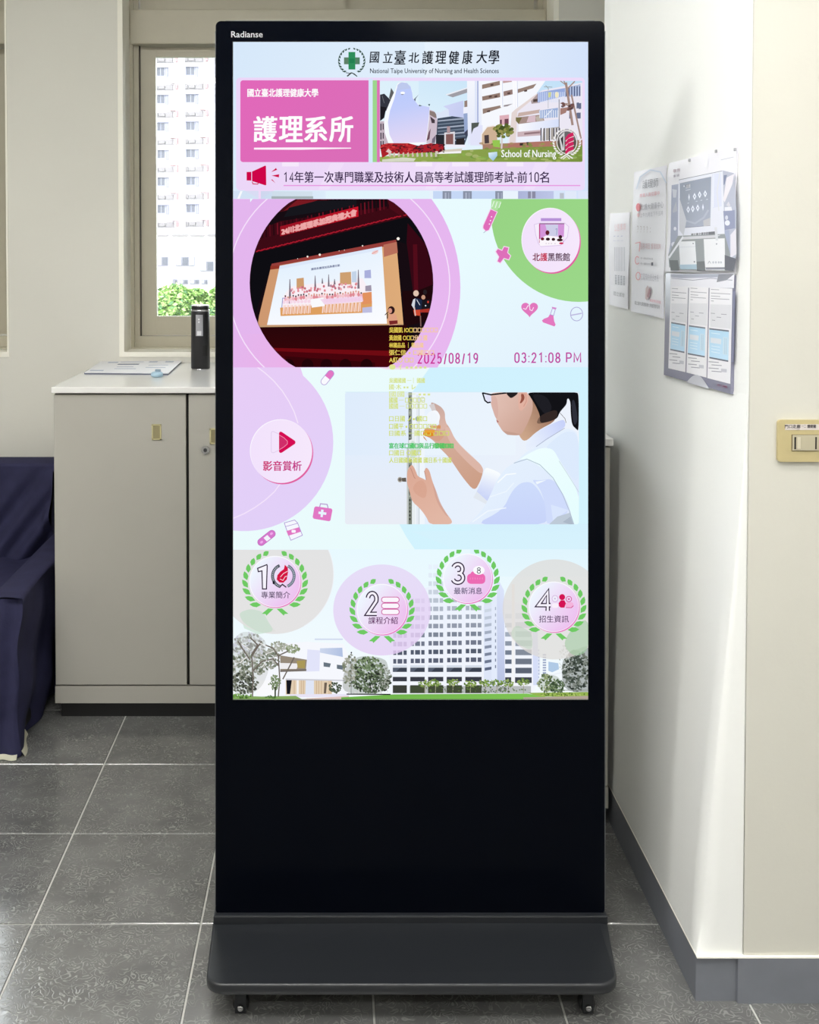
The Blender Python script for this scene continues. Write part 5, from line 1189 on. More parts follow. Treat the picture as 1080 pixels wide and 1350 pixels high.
CV.rect(307, 920.8, 776, 922.2, (70, 90, 60), .5)
# translucent discs
CV.ell(362.5, 757, 77.5, 78.5, (226, 222, 221), .82, 70); CV.stroke(ell_pts(362.5, 757, 77.5, 78.5, 60, 0, -25, 60), 1.2, (240, 244, 250), a=.8)
CV.soft = True
CV.poly([(314, 808), (330, 802), (347, 806), (353, 818), (362, 832), (344, 835), (322, 822)], (200, 222, 206), .75)
CV.ell(503.6, 803.8, 64.2, 60, grad((230, 214, 246), (228, 206, 244), (503, 745), (503, 862)), .8, 70)
CV.ell(731, 803, 68.5, 66, (222, 218, 214), .72, 70); CV.poly([(776, 812), (776, 858), (757, 866), (742, 850), (752, 830)], (156, 200, 156), .6); CV.poly([(680, 822), (702, 834), (702, 858), (684, 850), (672, 836)], (186, 212, 190), .5)
CV.soft = False
done('campus_picture')

# ---------------------------------------------------------------- numbered badges
GR = (112, 202, 100)
def badge(cx, cy, r):
    laurel(cx, cy, r + 4.6, GR, 9, 15.5, 6.6, 38, 160)
    CV.poly([(cx - 17.5, cy + r + 8.2), (cx - 9, cy + r + 1.2), (cx - 2, cy + r + 1.8), (cx - 11.5, cy + r + 10.8), (cx - 12.6, cy + r + 8.6)], GR); CV.poly([(cx + 17.5, cy + r + 8.2), (cx + 9, cy + r + 1.2), (cx + 2, cy + r + 1.8), (cx + 11.5, cy + r + 10.8), (cx + 12.6, cy + r + 8.6)], GR)
    CV.ell(cx + .6, cy + .7, r, r, grad((240, 190, 240), (232, 110, 190), (cx - 5, cy - r), (cx + r * .6, cy + r)), n=50); CV.ell(cx - .3, cy - .3, r - .2, r - .2, (250, 250, 255), n=50)
    CV.ell(cx, cy, r - 1.2, r - 1.2, grad((238, 246, 255), (238, 194, 240), (cx - r * .8, cy - r * .4), (cx + r * .5, cy + r * .6)), n=50)
DK = (52, 36, 62)
def digit(ch, x0, x1, y0, y1):
    num(ch, x0 + 2.6, x1 - 2.6, y0 + 2.6, y1 - 2.6, 6.2, DK); num(ch, x0 + 2.6, x1 - 2.6, y0 + 2.6, y1 - 2.6, 2.9, (246, 242, 252))
badge(362.8, 766.6, 34)
B1 = lambda pts: Q(305, 715, 7.714, pts)
o1 = B1([(268, 262), (362, 225), (366, 236), (358, 472), (318, 472), (312, 288), (276, 296)])
CV.poly(o1, (246, 244, 253)); CV.stroke(o1, 1.5, DK, True); CV.stroke(B1([(276, 280), (345, 255), (340, 460)]), .0001, DK)
CV.stroke(ell_pts(*B1([(530, 340)])[0], 14.2, 14.6, 24, 0, 105, 250), 4.0, (92, 98, 108)); CV.stroke(ell_pts(*B1([(530, 340)])[0], 14.2, 14.6, 24, 0, -65, 68), 4.0, (110, 122, 138))
for k in range(14):
    for s0 in (112, -60): a_ = math.radians(s0 + k * 9.5); c_ = B1([(530, 340)])[0]; CV.ell(c_[0] + 14.2 * math.cos(a_), c_[1] + 14.4 * math.sin(a_), .9, .5, (206, 210, 220), 1, 6, math.degrees(a_) + 40)
CV.poly(B1([(545, 225), (575, 255), (578, 300), (570, 345), (565, 375), (530, 408), (490, 405), (462, 375), (470, 330), (500, 295), (535, 270)]), (212, 22, 66)); CV.stroke(B1([(500, 350), (530, 315), (575, 290)]), .8, (250, 220, 230)); CV.stroke(B1([(495, 370), (525, 385), (550, 345), (568, 340)]), .8, (250, 220, 230)); CV.stroke(B1([(490, 455), (520, 425), (560, 455)]), 1.7, (60, 56, 66)); CV.ell(*B1([(432, 408)])[0], 1.6, 2.2, (30, 30, 40), 1, 12)
CV.text('專業簡介', *[v for v in (344.6, 382.6)], 779.5, 788.4, (84, 70, 98), .012)
done('number_badge', 'pink badge one with a red flame in a green laurel')
badge(503.8, 803, 33.6)
digit('2', 482, 499.5, 779, 811.5)
for k in range(3):
    y = 790.3 + k * 8; CV.rrect(502.6, y - 4, 526.8, y + 4, 3.8, (206, 90, 160)); CV.rrect(503.6, y - 3, 525.8, y + 3, 2.9, (252, 246, 254))
CV.text('課程介紹', 485.8, 524.4, 813, 822.2, (96, 40, 96), .014)
done('number_badge', 'pink badge two with three white bars in a green laurel')
badge(616.7, 762.4, 32.8)
digit('3', 594.8, 613.6, 741, 770.5)
CV.rrect(615.8, 756, 639.8, 769.5, 5, (236, 108, 180)); CV.ell(626, 757.5, 6, 5, (236, 108, 180)); CV.ell(631.3, 751.6, 7.6, 5.8, (252, 252, 255)); CV.stroke(ell_pts(631.3, 749.8, 1.9, 1.6, 14), .9, (40, 60, 70), True); CV.stroke(ell_pts(631.3, 753.6, 2.2, 2, 14), .9, (40, 60, 70), True)
for k in range(6): CV.ell(620 + k * 3.2, 762.5, .6, 1.6, (246, 140, 196), .8, 8)
CV.text('最新消息', 598.6, 635.6, 774.2, 783, (74, 66, 104), .012)
done('number_badge', 'pink badge three with a pink bubble in a green laurel')
badge(730.2, 799.8, 33.4)
digit('4', 707, 728.5, 777.5, 807.5)
CV.ell(731.6, 788.8, 3.9, 4.2, (240, 236, 250)); CV.stroke(ell_pts(731.6, 788.8, 3.9, 4.2, 20), .7, (206, 170, 216), True); CV.ell(731.6, 788.8, .8, .8, (160, 140, 190), 1, 8); CV.ell(741, 786.8, 3.9, 4, (212, 20, 86)); CV.poly(Q(570, 720, 5.143, [(855, 385), (870, 365), (895, 365), (905, 385), (895, 415), (870, 415), (858, 405)]), (212, 20, 86)); CV.stroke(ell_pts(749.8, 789.4, 3.6, 3.6, 20), .9, (206, 70, 140), True); CV.ell(749.8, 789.4, 1.2, 1.2, (206, 70, 140), 1, 8); CV.rrect(745.5, 793.5, 756, 801, 3, (244, 180, 220)); CV.stroke([(745.8, 800.6), (753, 800.8), (756, 798)], .9, (206, 70, 140)); CV.rrect(727.5, 795, 736, 801, 2.4, (250, 240, 252))
CV.text('招生資訊', 710.6, 749.6, 811, 820.2, (84, 60, 96), .012)
done('number_badge', 'pink badge four with three figures in a green laurel')

# maker's name on the bezel, printed white
CVB = Canvas(lambda x, y, h: ((x - 541) / SC, -.0004 - h, (1207 - y) / SC), 8e-6)
CVB.text('Radianse', 305, 346.3, 41.3, 49.3, (226, 228, 232), .02)
ob = CVB.flush('bezel_lettering', M_print, kiosk); ob.location = (0, 0, kb.z); ob.rotation_euler = (-PITCH, 0, 0); ob['label'] = 'small white lettering on the black bezel'
# ================================================================ posters on the pier's side
pd = (PB - PA).normalized(); pn = Vector((pd.y, -pd.x, 0)); pn = -pn if pn.x > 0 else pn      # normal towards the room
P0 = Vector((PA.x, PA.y, 0))
def on_pier(px, py, off=0.0):
    d = ray(px, py); o = Vector((0, 0, CAMH)); pw = P0 + pn * off
    return o + d * ((pw - o).dot(pn) / d.dot(pn))
M_pstr = mat('poster_paper', (232, 231, 240), .5, spec=.4, bump=.2, bscale=30)
M_sleeve = mat('clear_plastic_sleeve', (206, 208, 220), .2, spec=.7, bump=.5, bscale=25)
M_holder = mat('smoky_acrylic', (140, 140, 162), .15, spec=.6)
def poster(name, label, cat, quad, mm, thick=.0016, wave=.0025, curl=0):
    q = [on_pier(*p) for p in quad]          # tl tr br bl
    c_ = sum(q, Vector()) / 4
    r = empty(name, c_, label, cat)
    m = MB(); nu, nv = 10, 14
    rr = random.Random(len(label))
    ph = rr.uniform(0, 6)
    def f(u, v, k):
        p = (q[0].lerp(q[1], u)).lerp(q[3].lerp(q[2], u), v)
        return p + pn * (k + wave * (.5 + .5 * math.sin(u * 4 + v * 7 + ph)) * (1 if 0 < v else .3))
    m.grid(lambda u, v: f(u, v, thick), nu, nv)
    m.grid(lambda u, v: f(u, v, .0002) , nu, nv)
    ed = []
    for (a_, b_) in (((0, 0), (1, 0)), ((1, 0), (1, 1)), ((1, 1), (0, 1)), ((0, 1), (0, 0))):
        n_ = 12
        m.grid(lambda u, v, a_=a_, b_=b_: f(a_[0] + (b_[0] - a_[0]) * u, a_[1] + (b_[1] - a_[1]) * u, .0002 + (thick - .0002) * v), n_, 1)
    m.build('sheet', mm, r, c_)
    return r
def canvas(off): return Canvas(lambda x, y, h: on_pier(x, y, off + h), 2e-5, 790, 180, 1000, 540)
r1 = poster('wall_notice', 'narrow white notice nearest the kiosk, the smallest of the papers on the wall', 'notice', [(805.3, 281.6), (831.3, 280), (829.5, 408), (804.3, 401.5)], M_pstr)
c1 = canvas(.0055)
PT = lambda pts: Q(795, 270, 8.433, pts)
c1.text('公告事項', 0, 0, 0, 0, (229, 198, 206), 0.0, quad=PT([(125, 215), (255, 205), (250, 285), (128, 300)]))
for k in range(3): c1.poly(PT([(120 + k * 40, 345), (138 + k * 40, 343), (138 + k * 40, 352), (120 + k * 40, 354)]), (196, 198, 222)); c1.poly(PT([(115 + k * 40, 395), (145 + k * 40, 395), (145 + k * 40, 402), (115 + k * 40, 402)]), (214, 214, 230))
for k in range(7): c1.poly(PT([(130 + k * 18, 470), (136 + k * 18, 470), (136 + k * 18, 740), (130 + k * 18, 735)]), (218, 218, 232), .7)
for i in range(4):
    for j in range(6): c1.poly(PT([(135 + i * 30, 780 + j * 18 + i * 4), (155 + i * 30, 782 + j * 18 + i * 4), (155 + i * 30, 792 + j * 18 + i * 4), (135 + i * 30, 790 + j * 18 + i * 4)]), (150, 152, 166))
c1.text('國立護理', 0, 0, 0, 0, (158, 158, 167), 0.0, quad=PT([(120, 960), (240, 985), (238, 1030), (118, 1005)]))
c1.flush('printing', M_print, r1, world=True)
r2 = poster('wall_poster', 'tall narrow white poster with pink bullet lines between the small notice and the plastic sleeve', 'poster', [(837, 227), (880, 218), (876, 420), (833, 410)], M_pstr)
c2 = canvas(.006)
PU = lambda pts: Q(780, 180, 3.75, pts)
c2.stroke(PU([(222, 260), (240, 200), (290, 165), (340, 175), (370, 230)]), 1.6, (206, 216, 234))
c2.text('護理師', 0, 0, 0, 0, (157, 157, 168), 0.0, quad=PU([(252, 215), (330, 203), (330, 250), (252, 258)])); c2.text('專業人員招募中', 0, 0, 0, 0, (227, 163, 175), 0.0, quad=PU([(238, 284), (336, 268), (336, 290), (238, 302)]))
c2.ell(*PU([(231, 350)])[0], 3, 5.5, (230, 120, 130), 1, 14); c2.text('北護大健康中心', 0, 0, 0, 0, (175, 174, 186), 0.0, quad=PU([(244, 336), (356, 318), (356, 352), (244, 366)])); c2.text('上午九時至下午五時', 0, 0, 0, 0, (181, 181, 193), 0.0, quad=PU([(240, 378), (354, 366), (354, 390), (240, 400)]))
c2.ell(*PU([(231, 388)])[0], 1.6, 3, (236, 200, 206), 1, 12)
c2.text('？？？？：', 0, 0, 0, 0, (181, 169, 175), 0.0, quad=PU([(225, 440), (292, 446), (292, 474), (225, 474)]))
c2.stroke(PU([(216, 528), (240, 522), (236, 568)]), .9, (230, 150, 158)); c2.text('服務項目 護理諮詢', 0, 0, 0, 0, (210, 175, 183), 0.0, quad=PU([(240, 526), (342, 530), (342, 556), (240, 558)]))
for (y0, y1) in ((596, 606), (622, 632)): c2.text('一對一健康諮詢與檢查', 0, 0, 0, 0, (157, 155, 169), 0.0, quad=PU([(238, y0), (304, y0 + 4), (304, y1 + 5), (238, y1)]))
c2.stroke(ell_pts(*PU([(226, 612)])[0], 2.6, 5, 20, 0, 40, 320), .9, (232, 150, 160)); c2.poly(PU([(295, 622), (305, 622), (305, 638), (295, 638)]), (90, 88, 104))
c2.stroke(ell_pts(*PU([(231, 690)])[0], 2.8, 5, 20), 1, (232, 160, 170), True); c2.text('來電預約請洽本系', 0, 0, 0, 0, (193, 193, 204), 0.0, quad=PU([(242, 674), (332, 684), (332, 718), (242, 708)]))
c2.poly(PU([(265, 800), (268, 750), (278, 735), (285, 760), (280, 800), (272, 810)]), (206, 186, 190)); c2.poly(PU([(274, 790), (285, 745), (292, 760), (284, 800)]), (170, 130, 140)); c2.text('護理學系敬邀', 0, 0, 0, 0, (222, 157, 175), 0.0, quad=PU([(288, 802), (342, 812), (342, 828), (288, 816)])); c2.text('國立臺北護理健康大學護理學系所', 0, 0, 0, 0, (132, 132, 139), 0.0, quad=PU([(214, 812), (338, 834), (338, 854), (214, 830)])); c2.stroke(PU([(212, 868), (310, 888)]), .5, (190, 190, 204))
c2.flush('printing', M_print, r2, world=True)
# sleeve with the large sheet
r3 = poster('plastic_sleeve', 'creased clear plastic sleeve holding a grey-blue printed sheet, largest paper on the wall', 'poster', [(885, 215), (974, 193.5), (971, 361), (881, 358)], M_pstr, .003, .004)
c3 = canvas(.0095)
PV = lambda pts: Q(875, 190, 7.94, pts)
c3.poly(PV([(85, 430), (160, 415), (180, 370), (620, 275), (740, 305), (765, 700), (760, 1180), (640, 1300), (60, 1280), (50, 1150), (80, 1000)]), (178, 182, 202))
c3.poly(PV([(85, 430), (150, 420), (150, 1000), (70, 1110)]), (154, 160, 186)); c3.poly(PV([(160, 370), (620, 275), (640, 960), (150, 960)]), (222, 224, 238)); c3.poly(PV([(170, 410), (500, 340), (490, 850), (170, 880)]), grad((138, 146, 166), (158, 164, 186), PV([(200, 400)])[0], PV([(480, 840)])[0]))
c3.stroke(PV([(160, 375), (615, 280)]), .7, (120, 124, 140)); c3.stroke(PV([(165, 880), (490, 852)]), .6, (110, 114, 130))
c3.poly(PV([(510, 320), (600, 300), (610, 650), (515, 670)]), (212, 216, 236)); c3.stroke(PV([(520, 660), (525, 320)]), .5, (240, 242, 250))
c3.text('護理', 0, 0, 0, 0, (232, 234, 244), .03, quad=PV([(235, 425), (280, 415), (280, 455), (235, 465)])); c3.stroke(PV([(232, 485), (282, 472)]), .6, (220, 224, 236)); c3.ell(*PV([(215, 440)])[0], .9, 1.1, (220, 224, 236), 1, 8)
for i, (x, y) in enumerate([(267, 555), (325, 548), (378, 530), (436, 520), (258, 685), (306, 678), (358, 668), (413, 660)]):
    w_ = 8 if i in (0, 7) else 18
    c3.poly(PV([(x, y - 38), (x + w_, y), (x, y + 38), (x - w_, y)]), (228, 232, 244)); 
    if w_ > 8: c3.ell(*PV([(x, y)])[0], .9, 1.6, (160, 166, 186), 1, 8)
for (x, y) in ((258, 620), (345, 600), (395, 590), (455, 580)): c3.stroke(PV([(x - 8, y), (x + 10, y - 4)]), .8, (204, 210, 226))
c3.stroke(PV([(230, 800), (330, 830), (420, 770), (470, 690)]), 2.4, (190, 196, 216), a=.8); c3.poly(PV([(165, 560), (240, 800), (210, 960), (165, 900)]), (232, 234, 246), .7); c3.poly(PV([(415, 800), (490, 770), (490, 850), (420, 860)]), (206, 206, 214), .8)
c3.poly(PV([(630, 325), (665, 322), (640, 420), (628, 430)]), (120, 128, 160)); c3.poly(PV([(660, 350), (740, 310), (720, 420), (640, 610), (625, 580)]), (226, 222, 232)); c3.poly(PV([(625, 700), (745, 690), (750, 880), (640, 900)]), (140, 146, 178)); c3.poly(PV([(640, 660), (710, 655), (718, 695), (640, 700)]), (226, 226, 238)); c3.poly(PV([(655, 640), (680, 600), (700, 640), (690, 660)]), (206, 204, 216)); c3.ell(*PV([(660, 770)])[0], 2, 3, (206, 208, 224), 1, 12); c3.ell(*PV([(668, 825)])[0], 3.4, 3.6, (226, 228, 240), 1, 12)
c3.poly(PV([(700, 950), (760, 880), (765, 1150), (700, 1190)]), (222, 218, 230)); c3.poly(PV([(640, 900), (690, 900), (700, 1150), (640, 1140)]), (158, 166, 196))
c3.ell(*PV([(120, 885)])[0], 1.8, 2.6, (226, 228, 240), 1, 12); c3.ell(*PV([(105, 1050)])[0], 3, 3.4, (214, 216, 230), 1, 12); c3.poly(PV([(90, 470), (140, 480), (130, 560), (100, 560)]), (214, 218, 232), .8); c3.poly(PV([(95, 700), (130, 600), (145, 700), (100, 720)]), (206, 210, 226), .7)
c3.text('國立臺北護理健康大學', 0, 0, 0, 0, (110, 110, 120), .03, quad=PV([(290, 935), (545, 912), (545, 945), (290, 968)])); c3.poly(PV([(470, 920), (545, 912), (545, 942), (470, 950)]), (120, 122, 132), .7)
c3.poly(PV([(150, 960), (640, 940), (700, 1160), (640, 1330), (60, 1290), (50, 1160)]), (150, 156, 162), .9); c3.poly(PV([(200, 970), (600, 950), (540, 980), (200, 1000)]), (206, 206, 216)); c3.poly(PV([(50, 1180), (200, 960), (210, 980), (60, 1200)]), (226, 228, 238))
c3.poly(PV([(160, 1020), (330, 1015), (350, 1310), (175, 1310)]), (228, 230, 238)); c3.poly(PV([(168, 1262), (348, 1258), (350, 1312), (175, 1312)]), (166, 190, 210)); c3.stroke(PV([(165, 1080), (335, 1072)]), .5, (200, 204, 216)); c3.ell(*PV([(310, 1040)])[0], .8, 1, (120, 124, 140), 1, 8); c3.ell(*PV([(323, 1232)])[0], 1, 1.2, (120, 124, 140), 1, 8)
c3.poly(PV([(420, 995), (640, 985), (645, 1320), (435, 1322)]), (232, 233, 240)); c3.poly(PV([(440, 1290), (640, 1288), (640, 1312), (445, 1314)]), (130, 132, 146)); c3.stroke(PV([(465, 1250), (480, 1225), (495, 1250)]), .7, (160, 164, 178)); [c3.ell(*PV([(x, 1238)])[0], 1.2, 1.6, (186, 190, 204), 1, 10) for x in (520, 548, 578, 602)]; c3.ell(*PV([(555, 1045)])[0], .9, 1, (130, 134, 150), 1, 8)
c3.poly(PV([(640, 1160), (760, 1200), (735, 1330), (640, 1320)]), (96, 98, 110), .9); c3.poly(PV([(60, 1215), (150, 1215), (165, 1320), (75, 1325)]), (90, 96, 100)); c3.poly(PV([(345, 1230), (430, 1225), (440, 1325), (350, 1325)]), (100, 104, 110))
c3.text('敬告', 0, 0, 0, 0, (190, 170, 184), .02, quad=PV([(100, 265), (175, 252), (175, 285), (100, 300)])); c3.text('事項', 0, 0, 0, 0, (176, 172, 190), .02, quad=PV([(100, 325), (165, 312), (165, 338), (100, 350)])); c3.stroke(PV([(600, 165), (735, 135)]), .6, (180, 182, 196)); c3.poly(PV([(445, 110), (462, 108), (455, 200), (435, 240)]), (250, 250, 254)); c3.stroke(PV([(545, 870), (560, 1010)]), 3.4, (236, 238, 248), a=.8); c3.stroke(PV([(590, 300), (560, 500), (580, 700)]), 1.2, (240, 242, 250), a=.8)  # near-white streaks are painted glints on the sleeve's wrinkles, not print
c3.flush('printing', M_print, r3, world=True)
for (x, y) in ((276 / 7.94 + 875, 168 / 7.94 + 190), (555 / 7.94 + 875, 75 / 7.94 + 190), (970, 197)):
    tk = MB(); p_ = on_pier(x, y, .009); tk.box(p_.x - .003, p_.x + .001, p_.y - .003, p_.y + .003, p_.z - .003, p_.z + .003, bev=.0008)
    tk.build('pin', mat('grey_pin', (150, 150, 156), .4), r3, r3.location)
# lower holder with three cards
r4 = poster('card_holder', 'smoky acrylic holder with three white cards below the plastic sleeve', 'card holder', [(881.5, 360), (970.5, 363), (967.8, 519.5), (878.8, 494)], M_holder, .006, .0)
c4 = canvas(.0064)
PW = lambda pts: Q(875, 350, 7.714, pts)
c4.poly(PW([(70, 85), (720, 80), (715, 230), (70, 225)]), (226, 226, 236)); c4.poly(PW([(75, 90), (715, 85), (600, 120), (180, 130), (75, 120)]), (176, 180, 200), .8); c4.stroke(PW([(80, 130), (300, 150), (480, 130), (700, 150)]), .9, (160, 166, 186), a=.7); c4.poly(PW([(560, 90), (720, 85), (640, 150), (540, 170)]), (150, 152, 164), .6)
for (cq, screen) in (([(72, 215), (250, 212), (222, 1085), (48, 1045)], [(78, 580), (222, 605), (212, 885), (68, 855)]), ([(262, 212), (458, 225), (436, 1140), (232, 1088)], [(258, 612), (425, 635), (420, 930), (246, 898)]), ([(470, 225), (700, 235), (680, 1205), (445, 1145)], [(465, 642), (665, 665), (658, 975), (466, 938)])):
    c4.poly(PW(cq), (232, 231, 238))
    x0, x1 = cq[0][0], cq[1][0]; w_ = x1 - x0
    for k, (yy, ln) in enumerate(((18, .4), (55, .95), (85, .45), (110, .9), (135, .14))):
        c4.stroke(PW([(x0 + 12, cq[0][1] + yy), (x0 + 12 + (w_ - 22) * ln, cq[0][1] + yy + 12 * ln)]), .85, (150, 150, 164))
    c4.poly(PW([(x0 + 6, cq[0][1] + 170), (x1 - 12, cq[0][1] + 175), (x1 - 18, screen[1][1] - 20), (x0 + 4, screen[0][1] - 18)]), (216, 216, 224))
    for (fx, fy, ln) in ((.05, 260, .18), (.5, 270, .24), (.3, 300, .2), (.1, 330, .14)): c4.stroke(PW([(x0 + w_ * fx, cq[0][1] + fy), (x0 + w_ * (fx + ln), cq[0][1] + fy + 4)]), .9, (150, 150, 164))
    c4.poly(PW([(p_[0], p_[1] - (6 if i < 2 else -6)) for i, p_ in enumerate(screen)]), (96, 100, 118))
    def sq(u, v):
        a_, b_, c_, d_ = screen; return (a_[0] * (1-u) * (1-v) + b_[0] * u * (1-v) + c_[0] * u * v + d_[0] * (1-u) * v, a_[1] * (1-u) * (1-v) + b_[1] * u * (1-v) + c_[1] * u * v + d_[1] * (1-u) * v)
    c4.poly(PW([sq(0, 0.03), sq(1, 0.03), sq(1, .97), sq(0, .97)]), grad((170, 208, 234), (190, 220, 244), PW([sq(0, 0)])[0], PW([sq(1, 1)])[0]))
    c4.poly(PW([sq(.06, .3), sq(.62, .3), sq(.6, .48), sq(.06, .48)]), (226, 232, 244), .9); c4.poly(PW([sq(.7, .22), sq(.95, .22), sq(.94, .8), sq(.7, .8)]), (206, 228, 246), .9); c4.stroke(PW([sq(.8, .25), sq(.8, .78)]), .5, (150, 186, 214)); c4.stroke(PW([sq(.88, .25), sq(.88, .78)]), .5, (150, 186, 214))
    for v_ in (.14, .58, .68, .78): c4.stroke(PW([sq(.1, v_), sq(.55, v_)]), .6, (232, 240, 250))
    for k in range(4):
        y_ = screen[3][1] + 40 + k * 32; c4.stroke(PW([(x0 - 12 + (k % 2) * 30, y_), (x0 - 12 + (k % 2) * 30 + w_ * .45, y_ + 8)]), 1.0, (150, 150, 166))
    c4.poly(PW([(x0 + w_ * .5, screen[3][1] + 110), (x0 + w_ * .75, screen[3][1] + 116), (x0 + w_ * .75, screen[3][1] + 150), (x0 + w_ * .5, screen[3][1] + 144)]), (196, 196, 208))
c4.poly(PW([(700, 260), (730, 260), (712, 980), (690, 990)]), (120, 122, 150)); c4.text('北護', 0, 0, 0, 0, (170, 120, 150), .02, quad=PW([(540, 1200), (650, 1225), (650, 1250), (540, 1225)]))
c4.flush('card_print', M_print, r4, world=True)
lp = MB()
def lip(u, v):
    q0, q1 = on_pier(878.8, 494), on_pier(967.8, 519.5); p_ = q0.lerp(q1, .38 + .34 * u); return p_ + pn * (.007 + .001 * v) + Vector((0, 0, -.002 + .022 * v * math.sin(math.pi * u)))
lp.grid(lip, 14, 3).build('finger_notch', M_sleeve, r4, r4.location, recalc=False)

# small print on the switch plate's paper label
cs = Canvas(lambda x, y, h: P(x, y, SY - .0079 - h), 2e-5, 1000, 540, 1100, 620)
cs.text('門口走廊', 1035, 1055.5, 559.8, 564.6, (62, 56, 66), .03); cs.text('一二', 1057, 1063, 560.2, 563.6, (110, 104, 112), .0); cs.text('燈開關', 1064.6, 1076, 559.8, 564.4, (70, 64, 72), .03)
cs.flush('label_print', M_print, sw, world=True)

# ================================================================ outside: apartment tower, low block, trees, ground
M_bw = mat('white_facade', (224, 222, 226), .8, spec=.1, noise=.02, nscale=.3)
M_bw2 = mat('pinkish_facade', (222, 208, 212), .8, spec=.1)
M_wf = mat('grey_lilac_window', (104, 104, 114), .5); M_wp = mat('dark_window_pane', (74, 76, 86), .3)
M_rail = mat('grey_railing', (112, 108, 110), .7); M_red = mat('faded_red_screen', (140, 108, 110), .7); M_shade = mat('pale_lilac_panel', (150, 150, 166), .7)
GZ = -7.0
struct(MB().box(-200, 160, 4.6, 260, GZ - .3, GZ), 'ground', mat('outdoor_paving', (120, 124, 112), .9))
YT = 110.0
k_ = YT / FOC
def tz(py): return at_y(440, py, YT).z
tower = empty('apartment_tower', (-10, YT + 6, tz(309)), 'tall white apartment tower with rows of small windows beyond the window', 'building')
TX0, TX1 = -26.5, 8.0
wl_ = MB().box(TX0, TX1, YT, YT + 14, tz(309), tz(309) + 42)
wl_.build('facade', M_bw, tower, (-10, YT + 6, tz(309)))
colx = [214 - 39 * 2, 214 - 39, 214, 253.5, 292.5, 332, 371, 410, 450, 490]
fr_me = None
wcount = 0
def sharedpart(name, bm_fn, mats, cache={}):
    if name not in cache:
        m = MB(); bm_fn(m); me = bpy.data.meshes.new(name); bmesh.ops.recalc_face_normals(m.bm, faces=m.bm.faces); m.bm.to_mesh(me); m.bm.free()
        for x in mats: me.materials.append(x)
        cache[name] = me
    return cache[name]
pxm = k_
winm = sharedpart('window', lambda m: (m.box(-.72, .62, -.02, .25, -.50, .55, 0), m.box(-.62, .18, -.06, 0, -.28, .48, 1), m.box(.30, .60, -.12, 0, -.46, .50, 2), m.box(-.2, -.16, -.08, 0, -.28, .48, 0), m.box(.44, .47, -.14, 0, -.46, .5, 0), m.box(-.8, .7, -.25, 0, .52, .60, 0)), [M_shade, M_wp, M_wf])
rlm = sharedpart('railing', lambda m: (m.box(-1.0, -.6, -.3, 0, -.22, .22), m.box(-.5, .1, -.3, 0, -.2, .2), m.box(.2, .9, -.3, 0, -.24, .24), m.box(-1.1, 1.0, -.34, 0, -.3, -.25)), [M_rail])
rdm = sharedpart('awning', lambda m: (m.box(-.12, .12, -.45, 0, -.35, .30), m.box(-.7, .12, -.4, 0, .26, .34)), [M_red])
for i, cx in enumerate(colx):
    for f in range(11):
        py = 276 - 36.2 * f + (0 if i % 2 else 1)
        X = (cx - 440) * k_; Z = tz(py)
        for nm, me, dx, dz in (('window', winm, .1, 0), ('railing', rlm, .25, -1.45), ('awning', rdm, 1.55, -1.35)):
            o = bpy.data.objects.new(nm, me); COL.objects.link(o); o.parent = tower; o.location = Vector((X + dx, YT, Z + dz)) - tower.location
        # projecting fin beside each second window column
    MB().box((cx - 440) * k_ + (-1.05), (cx - 440) * k_ - .62, YT - .5, YT, tz(309), tz(309) + 42).build('pier', M_bw if i % 2 else M_shade, tower, (-10, YT + 6, tz(309)))
MB().box(TX0 - .5, TX1 + .5, YT - .6, YT, tz(311.5), tz(309.5)).build('ledge', M_rail, tower, (-10, YT + 6, tz(309)))
YL = 92.0
def lz(py): return at_y(440, py, YL).z
def lx(px): return (px - 440) * YL / FOC
low = empty('low_block', (-8, YL + 6, GZ), 'low white block with wide windows at the foot of the tower', 'building')
MB().box(-24, 6, YL, YL + 12, GZ, lz(311)).build('facade', M_bw, low, (-8, YL + 6, GZ))
MB().box(lx(205), lx(224), YL - 1.2, YL, GZ, lz(356)).build('annex', M_bw2, low, (-8, YL + 6, GZ))
for (x0, x1, y0, y1) in ((205.5, 222, 338, 351), (232, 257, 338, 351), (264, 282, 344, 358), (228, 234, 368, 375), (237, 248, 368, 375), (251, 263, 368, 375), (266, 274, 368, 375), (300, 325, 340, 354), (340, 365, 340, 354)):
    a_, b_, z0, z1 = lx(x0), lx(x1), lz(y1), lz(y0)
    wn_ = MB().box(a_, b_, YL - .12, YL, z0, z1).build('window', M_wf, low)
    n_ = max(2, int((b_ - a_) / .5))
    for j in range(n_):
        u0 = a_ + (b_ - a_) * j / n_ + .06; u1 = a_ + (b_ - a_) * (j + 1) / n_ - .06
        MB().box(u0, u1, YL - .16, YL - .12, z0 + .1, z1 - .1).build('pane', M_wp if j % 2 else M_shade, wn_, Vector(low.location))
for (x0, x1) in ((205, 222), (228, 248), (252, 270), (274, 284)):
    MB().box(lx(x0), lx(x1), YL - .3, YL, lz(312), lz(310.6)).build('roof_rail', M_rail, low, (-8, YL + 6, GZ))
M_leaf = [mat('bright_leaf', (112, 146, 76), .7, spec=.1), mat('pale_leaf', (148, 170, 112), .7, spec=.1), mat('deep_leaf', (80, 112, 76), .7, spec=.1)]
M_bark = mat('grey_bark', (92, 80, 66), .9, bump=.4, bscale=20)
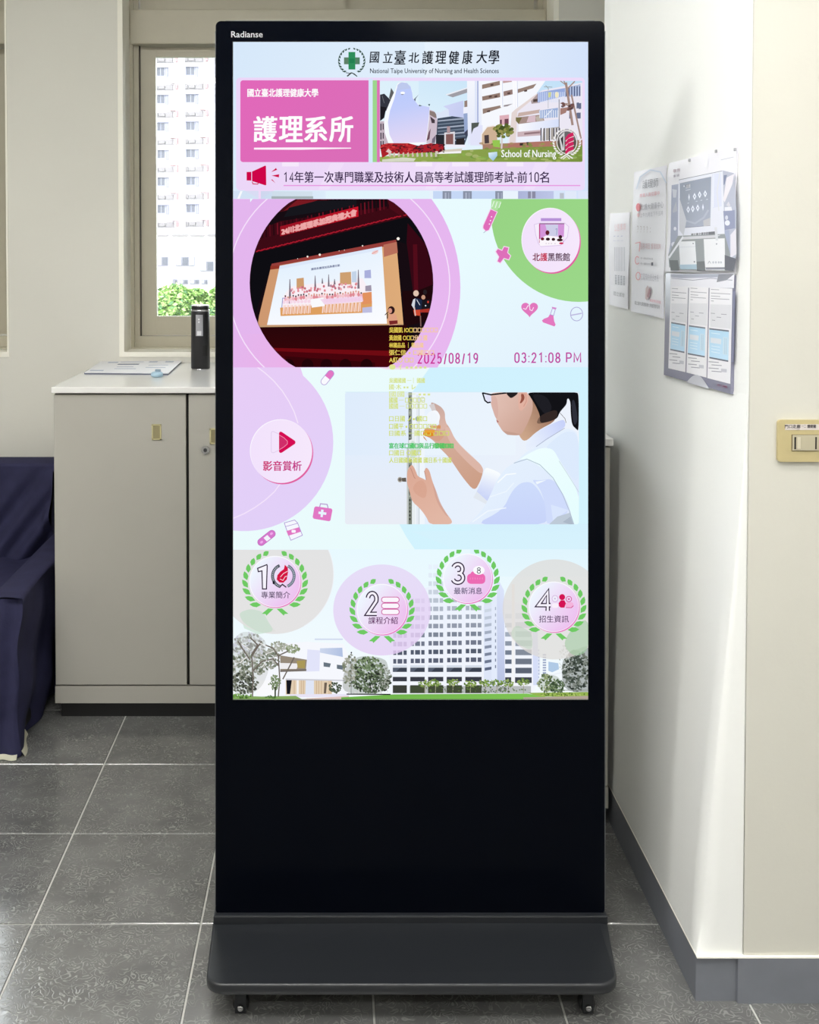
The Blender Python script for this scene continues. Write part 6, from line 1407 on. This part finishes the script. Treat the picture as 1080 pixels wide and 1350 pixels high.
def tree(x, y, ztop_, rx, rz, n, label, seed):
    rr = random.Random(seed); r = empty('tree', (x, y, GZ), label, 'tree', None)
    m = MB(); base_z = ztop_ - rz
    blobs = [(rr.uniform(-1, 1) * rx * .7, rr.uniform(-.7, .7) * rx, rr.uniform(-.5, .75) * rz, rr.uniform(.3, .5) * rx) for _ in range(16)]
    for _ in range(n):
        b_ = rr.choice(blobs); v = Vector((rr.gauss(0, 1), rr.gauss(0, 1), rr.gauss(0, 1))).normalized() * b_[3] * (rr.random() ** .25)
        c_ = Vector((x + b_[0] + v.x, y + b_[1] + v.y, base_z + b_[2] * .8 + v.z * .7)); s_ = rr.uniform(.06, .15)
        u = Vector((rr.gauss(0, 1), rr.gauss(0, 1), rr.gauss(0, .6))).normalized(); w2 = u.cross(Vector((rr.gauss(0, 1), rr.gauss(0, 1), rr.gauss(0, 1)))).normalized()
        vs = [m.bm.verts.new(c_ + u * s_), m.bm.verts.new(c_ + w2 * s_ * .5), m.bm.verts.new(c_ - u * s_), m.bm.verts.new(c_ - w2 * s_ * .5)]
        f = m.bm.faces.new(vs); f.material_index = rr.choice([0, 0, 1, 1, 2])
    m.build('foliage', M_leaf, r, (x, y, GZ), recalc=False)['kind'] = 'stuff'
    t = MB(); t.lathe([(.35, GZ), (.26, base_z - rz * .4), (.14, base_z + rz * .3)], (x, y, 0), 'Z', 10)
    for k in range(6):
        a_ = k * 1.05; p0 = Vector((x, y, base_z - rz * .35 + k * .15)); p1 = p0 + Vector((math.cos(a_) * rx * .6, math.sin(a_) * rx * .6, rz * .7))
        d_ = (p1 - p0); s1 = d_.cross(Vector((0, 0, 1))).normalized() * .06; s2 = d_.cross(s1).normalized() * .06
        for q0, q1 in ((s1, s2), (s2, -s1), (-s1, -s2), (-s2, s1)):
            t.bm.faces.new([t.bm.verts.new(p0 + q0), t.bm.verts.new(p0 + q1), t.bm.verts.new(p1 + q1 * .4), t.bm.verts.new(p1 + q0 * .4)])
    t.build('trunk', M_bark, r, (x, y, GZ), recalc=False)
tree(-4.7, 41, .85, 2.0, 2.7, 24000, 'bright green leafy tree filling the foot of the window view', 1)
tree(-8.8, 45, -.2, 1.6, 2.0, 6000, 'low pale green tree at the left foot of the window view', 2)
tree(-.2, 45, .3, 1.9, 2.2, 5000, 'green tree hidden mostly behind the kiosk', 4)
bpy.context.view_layer.update()
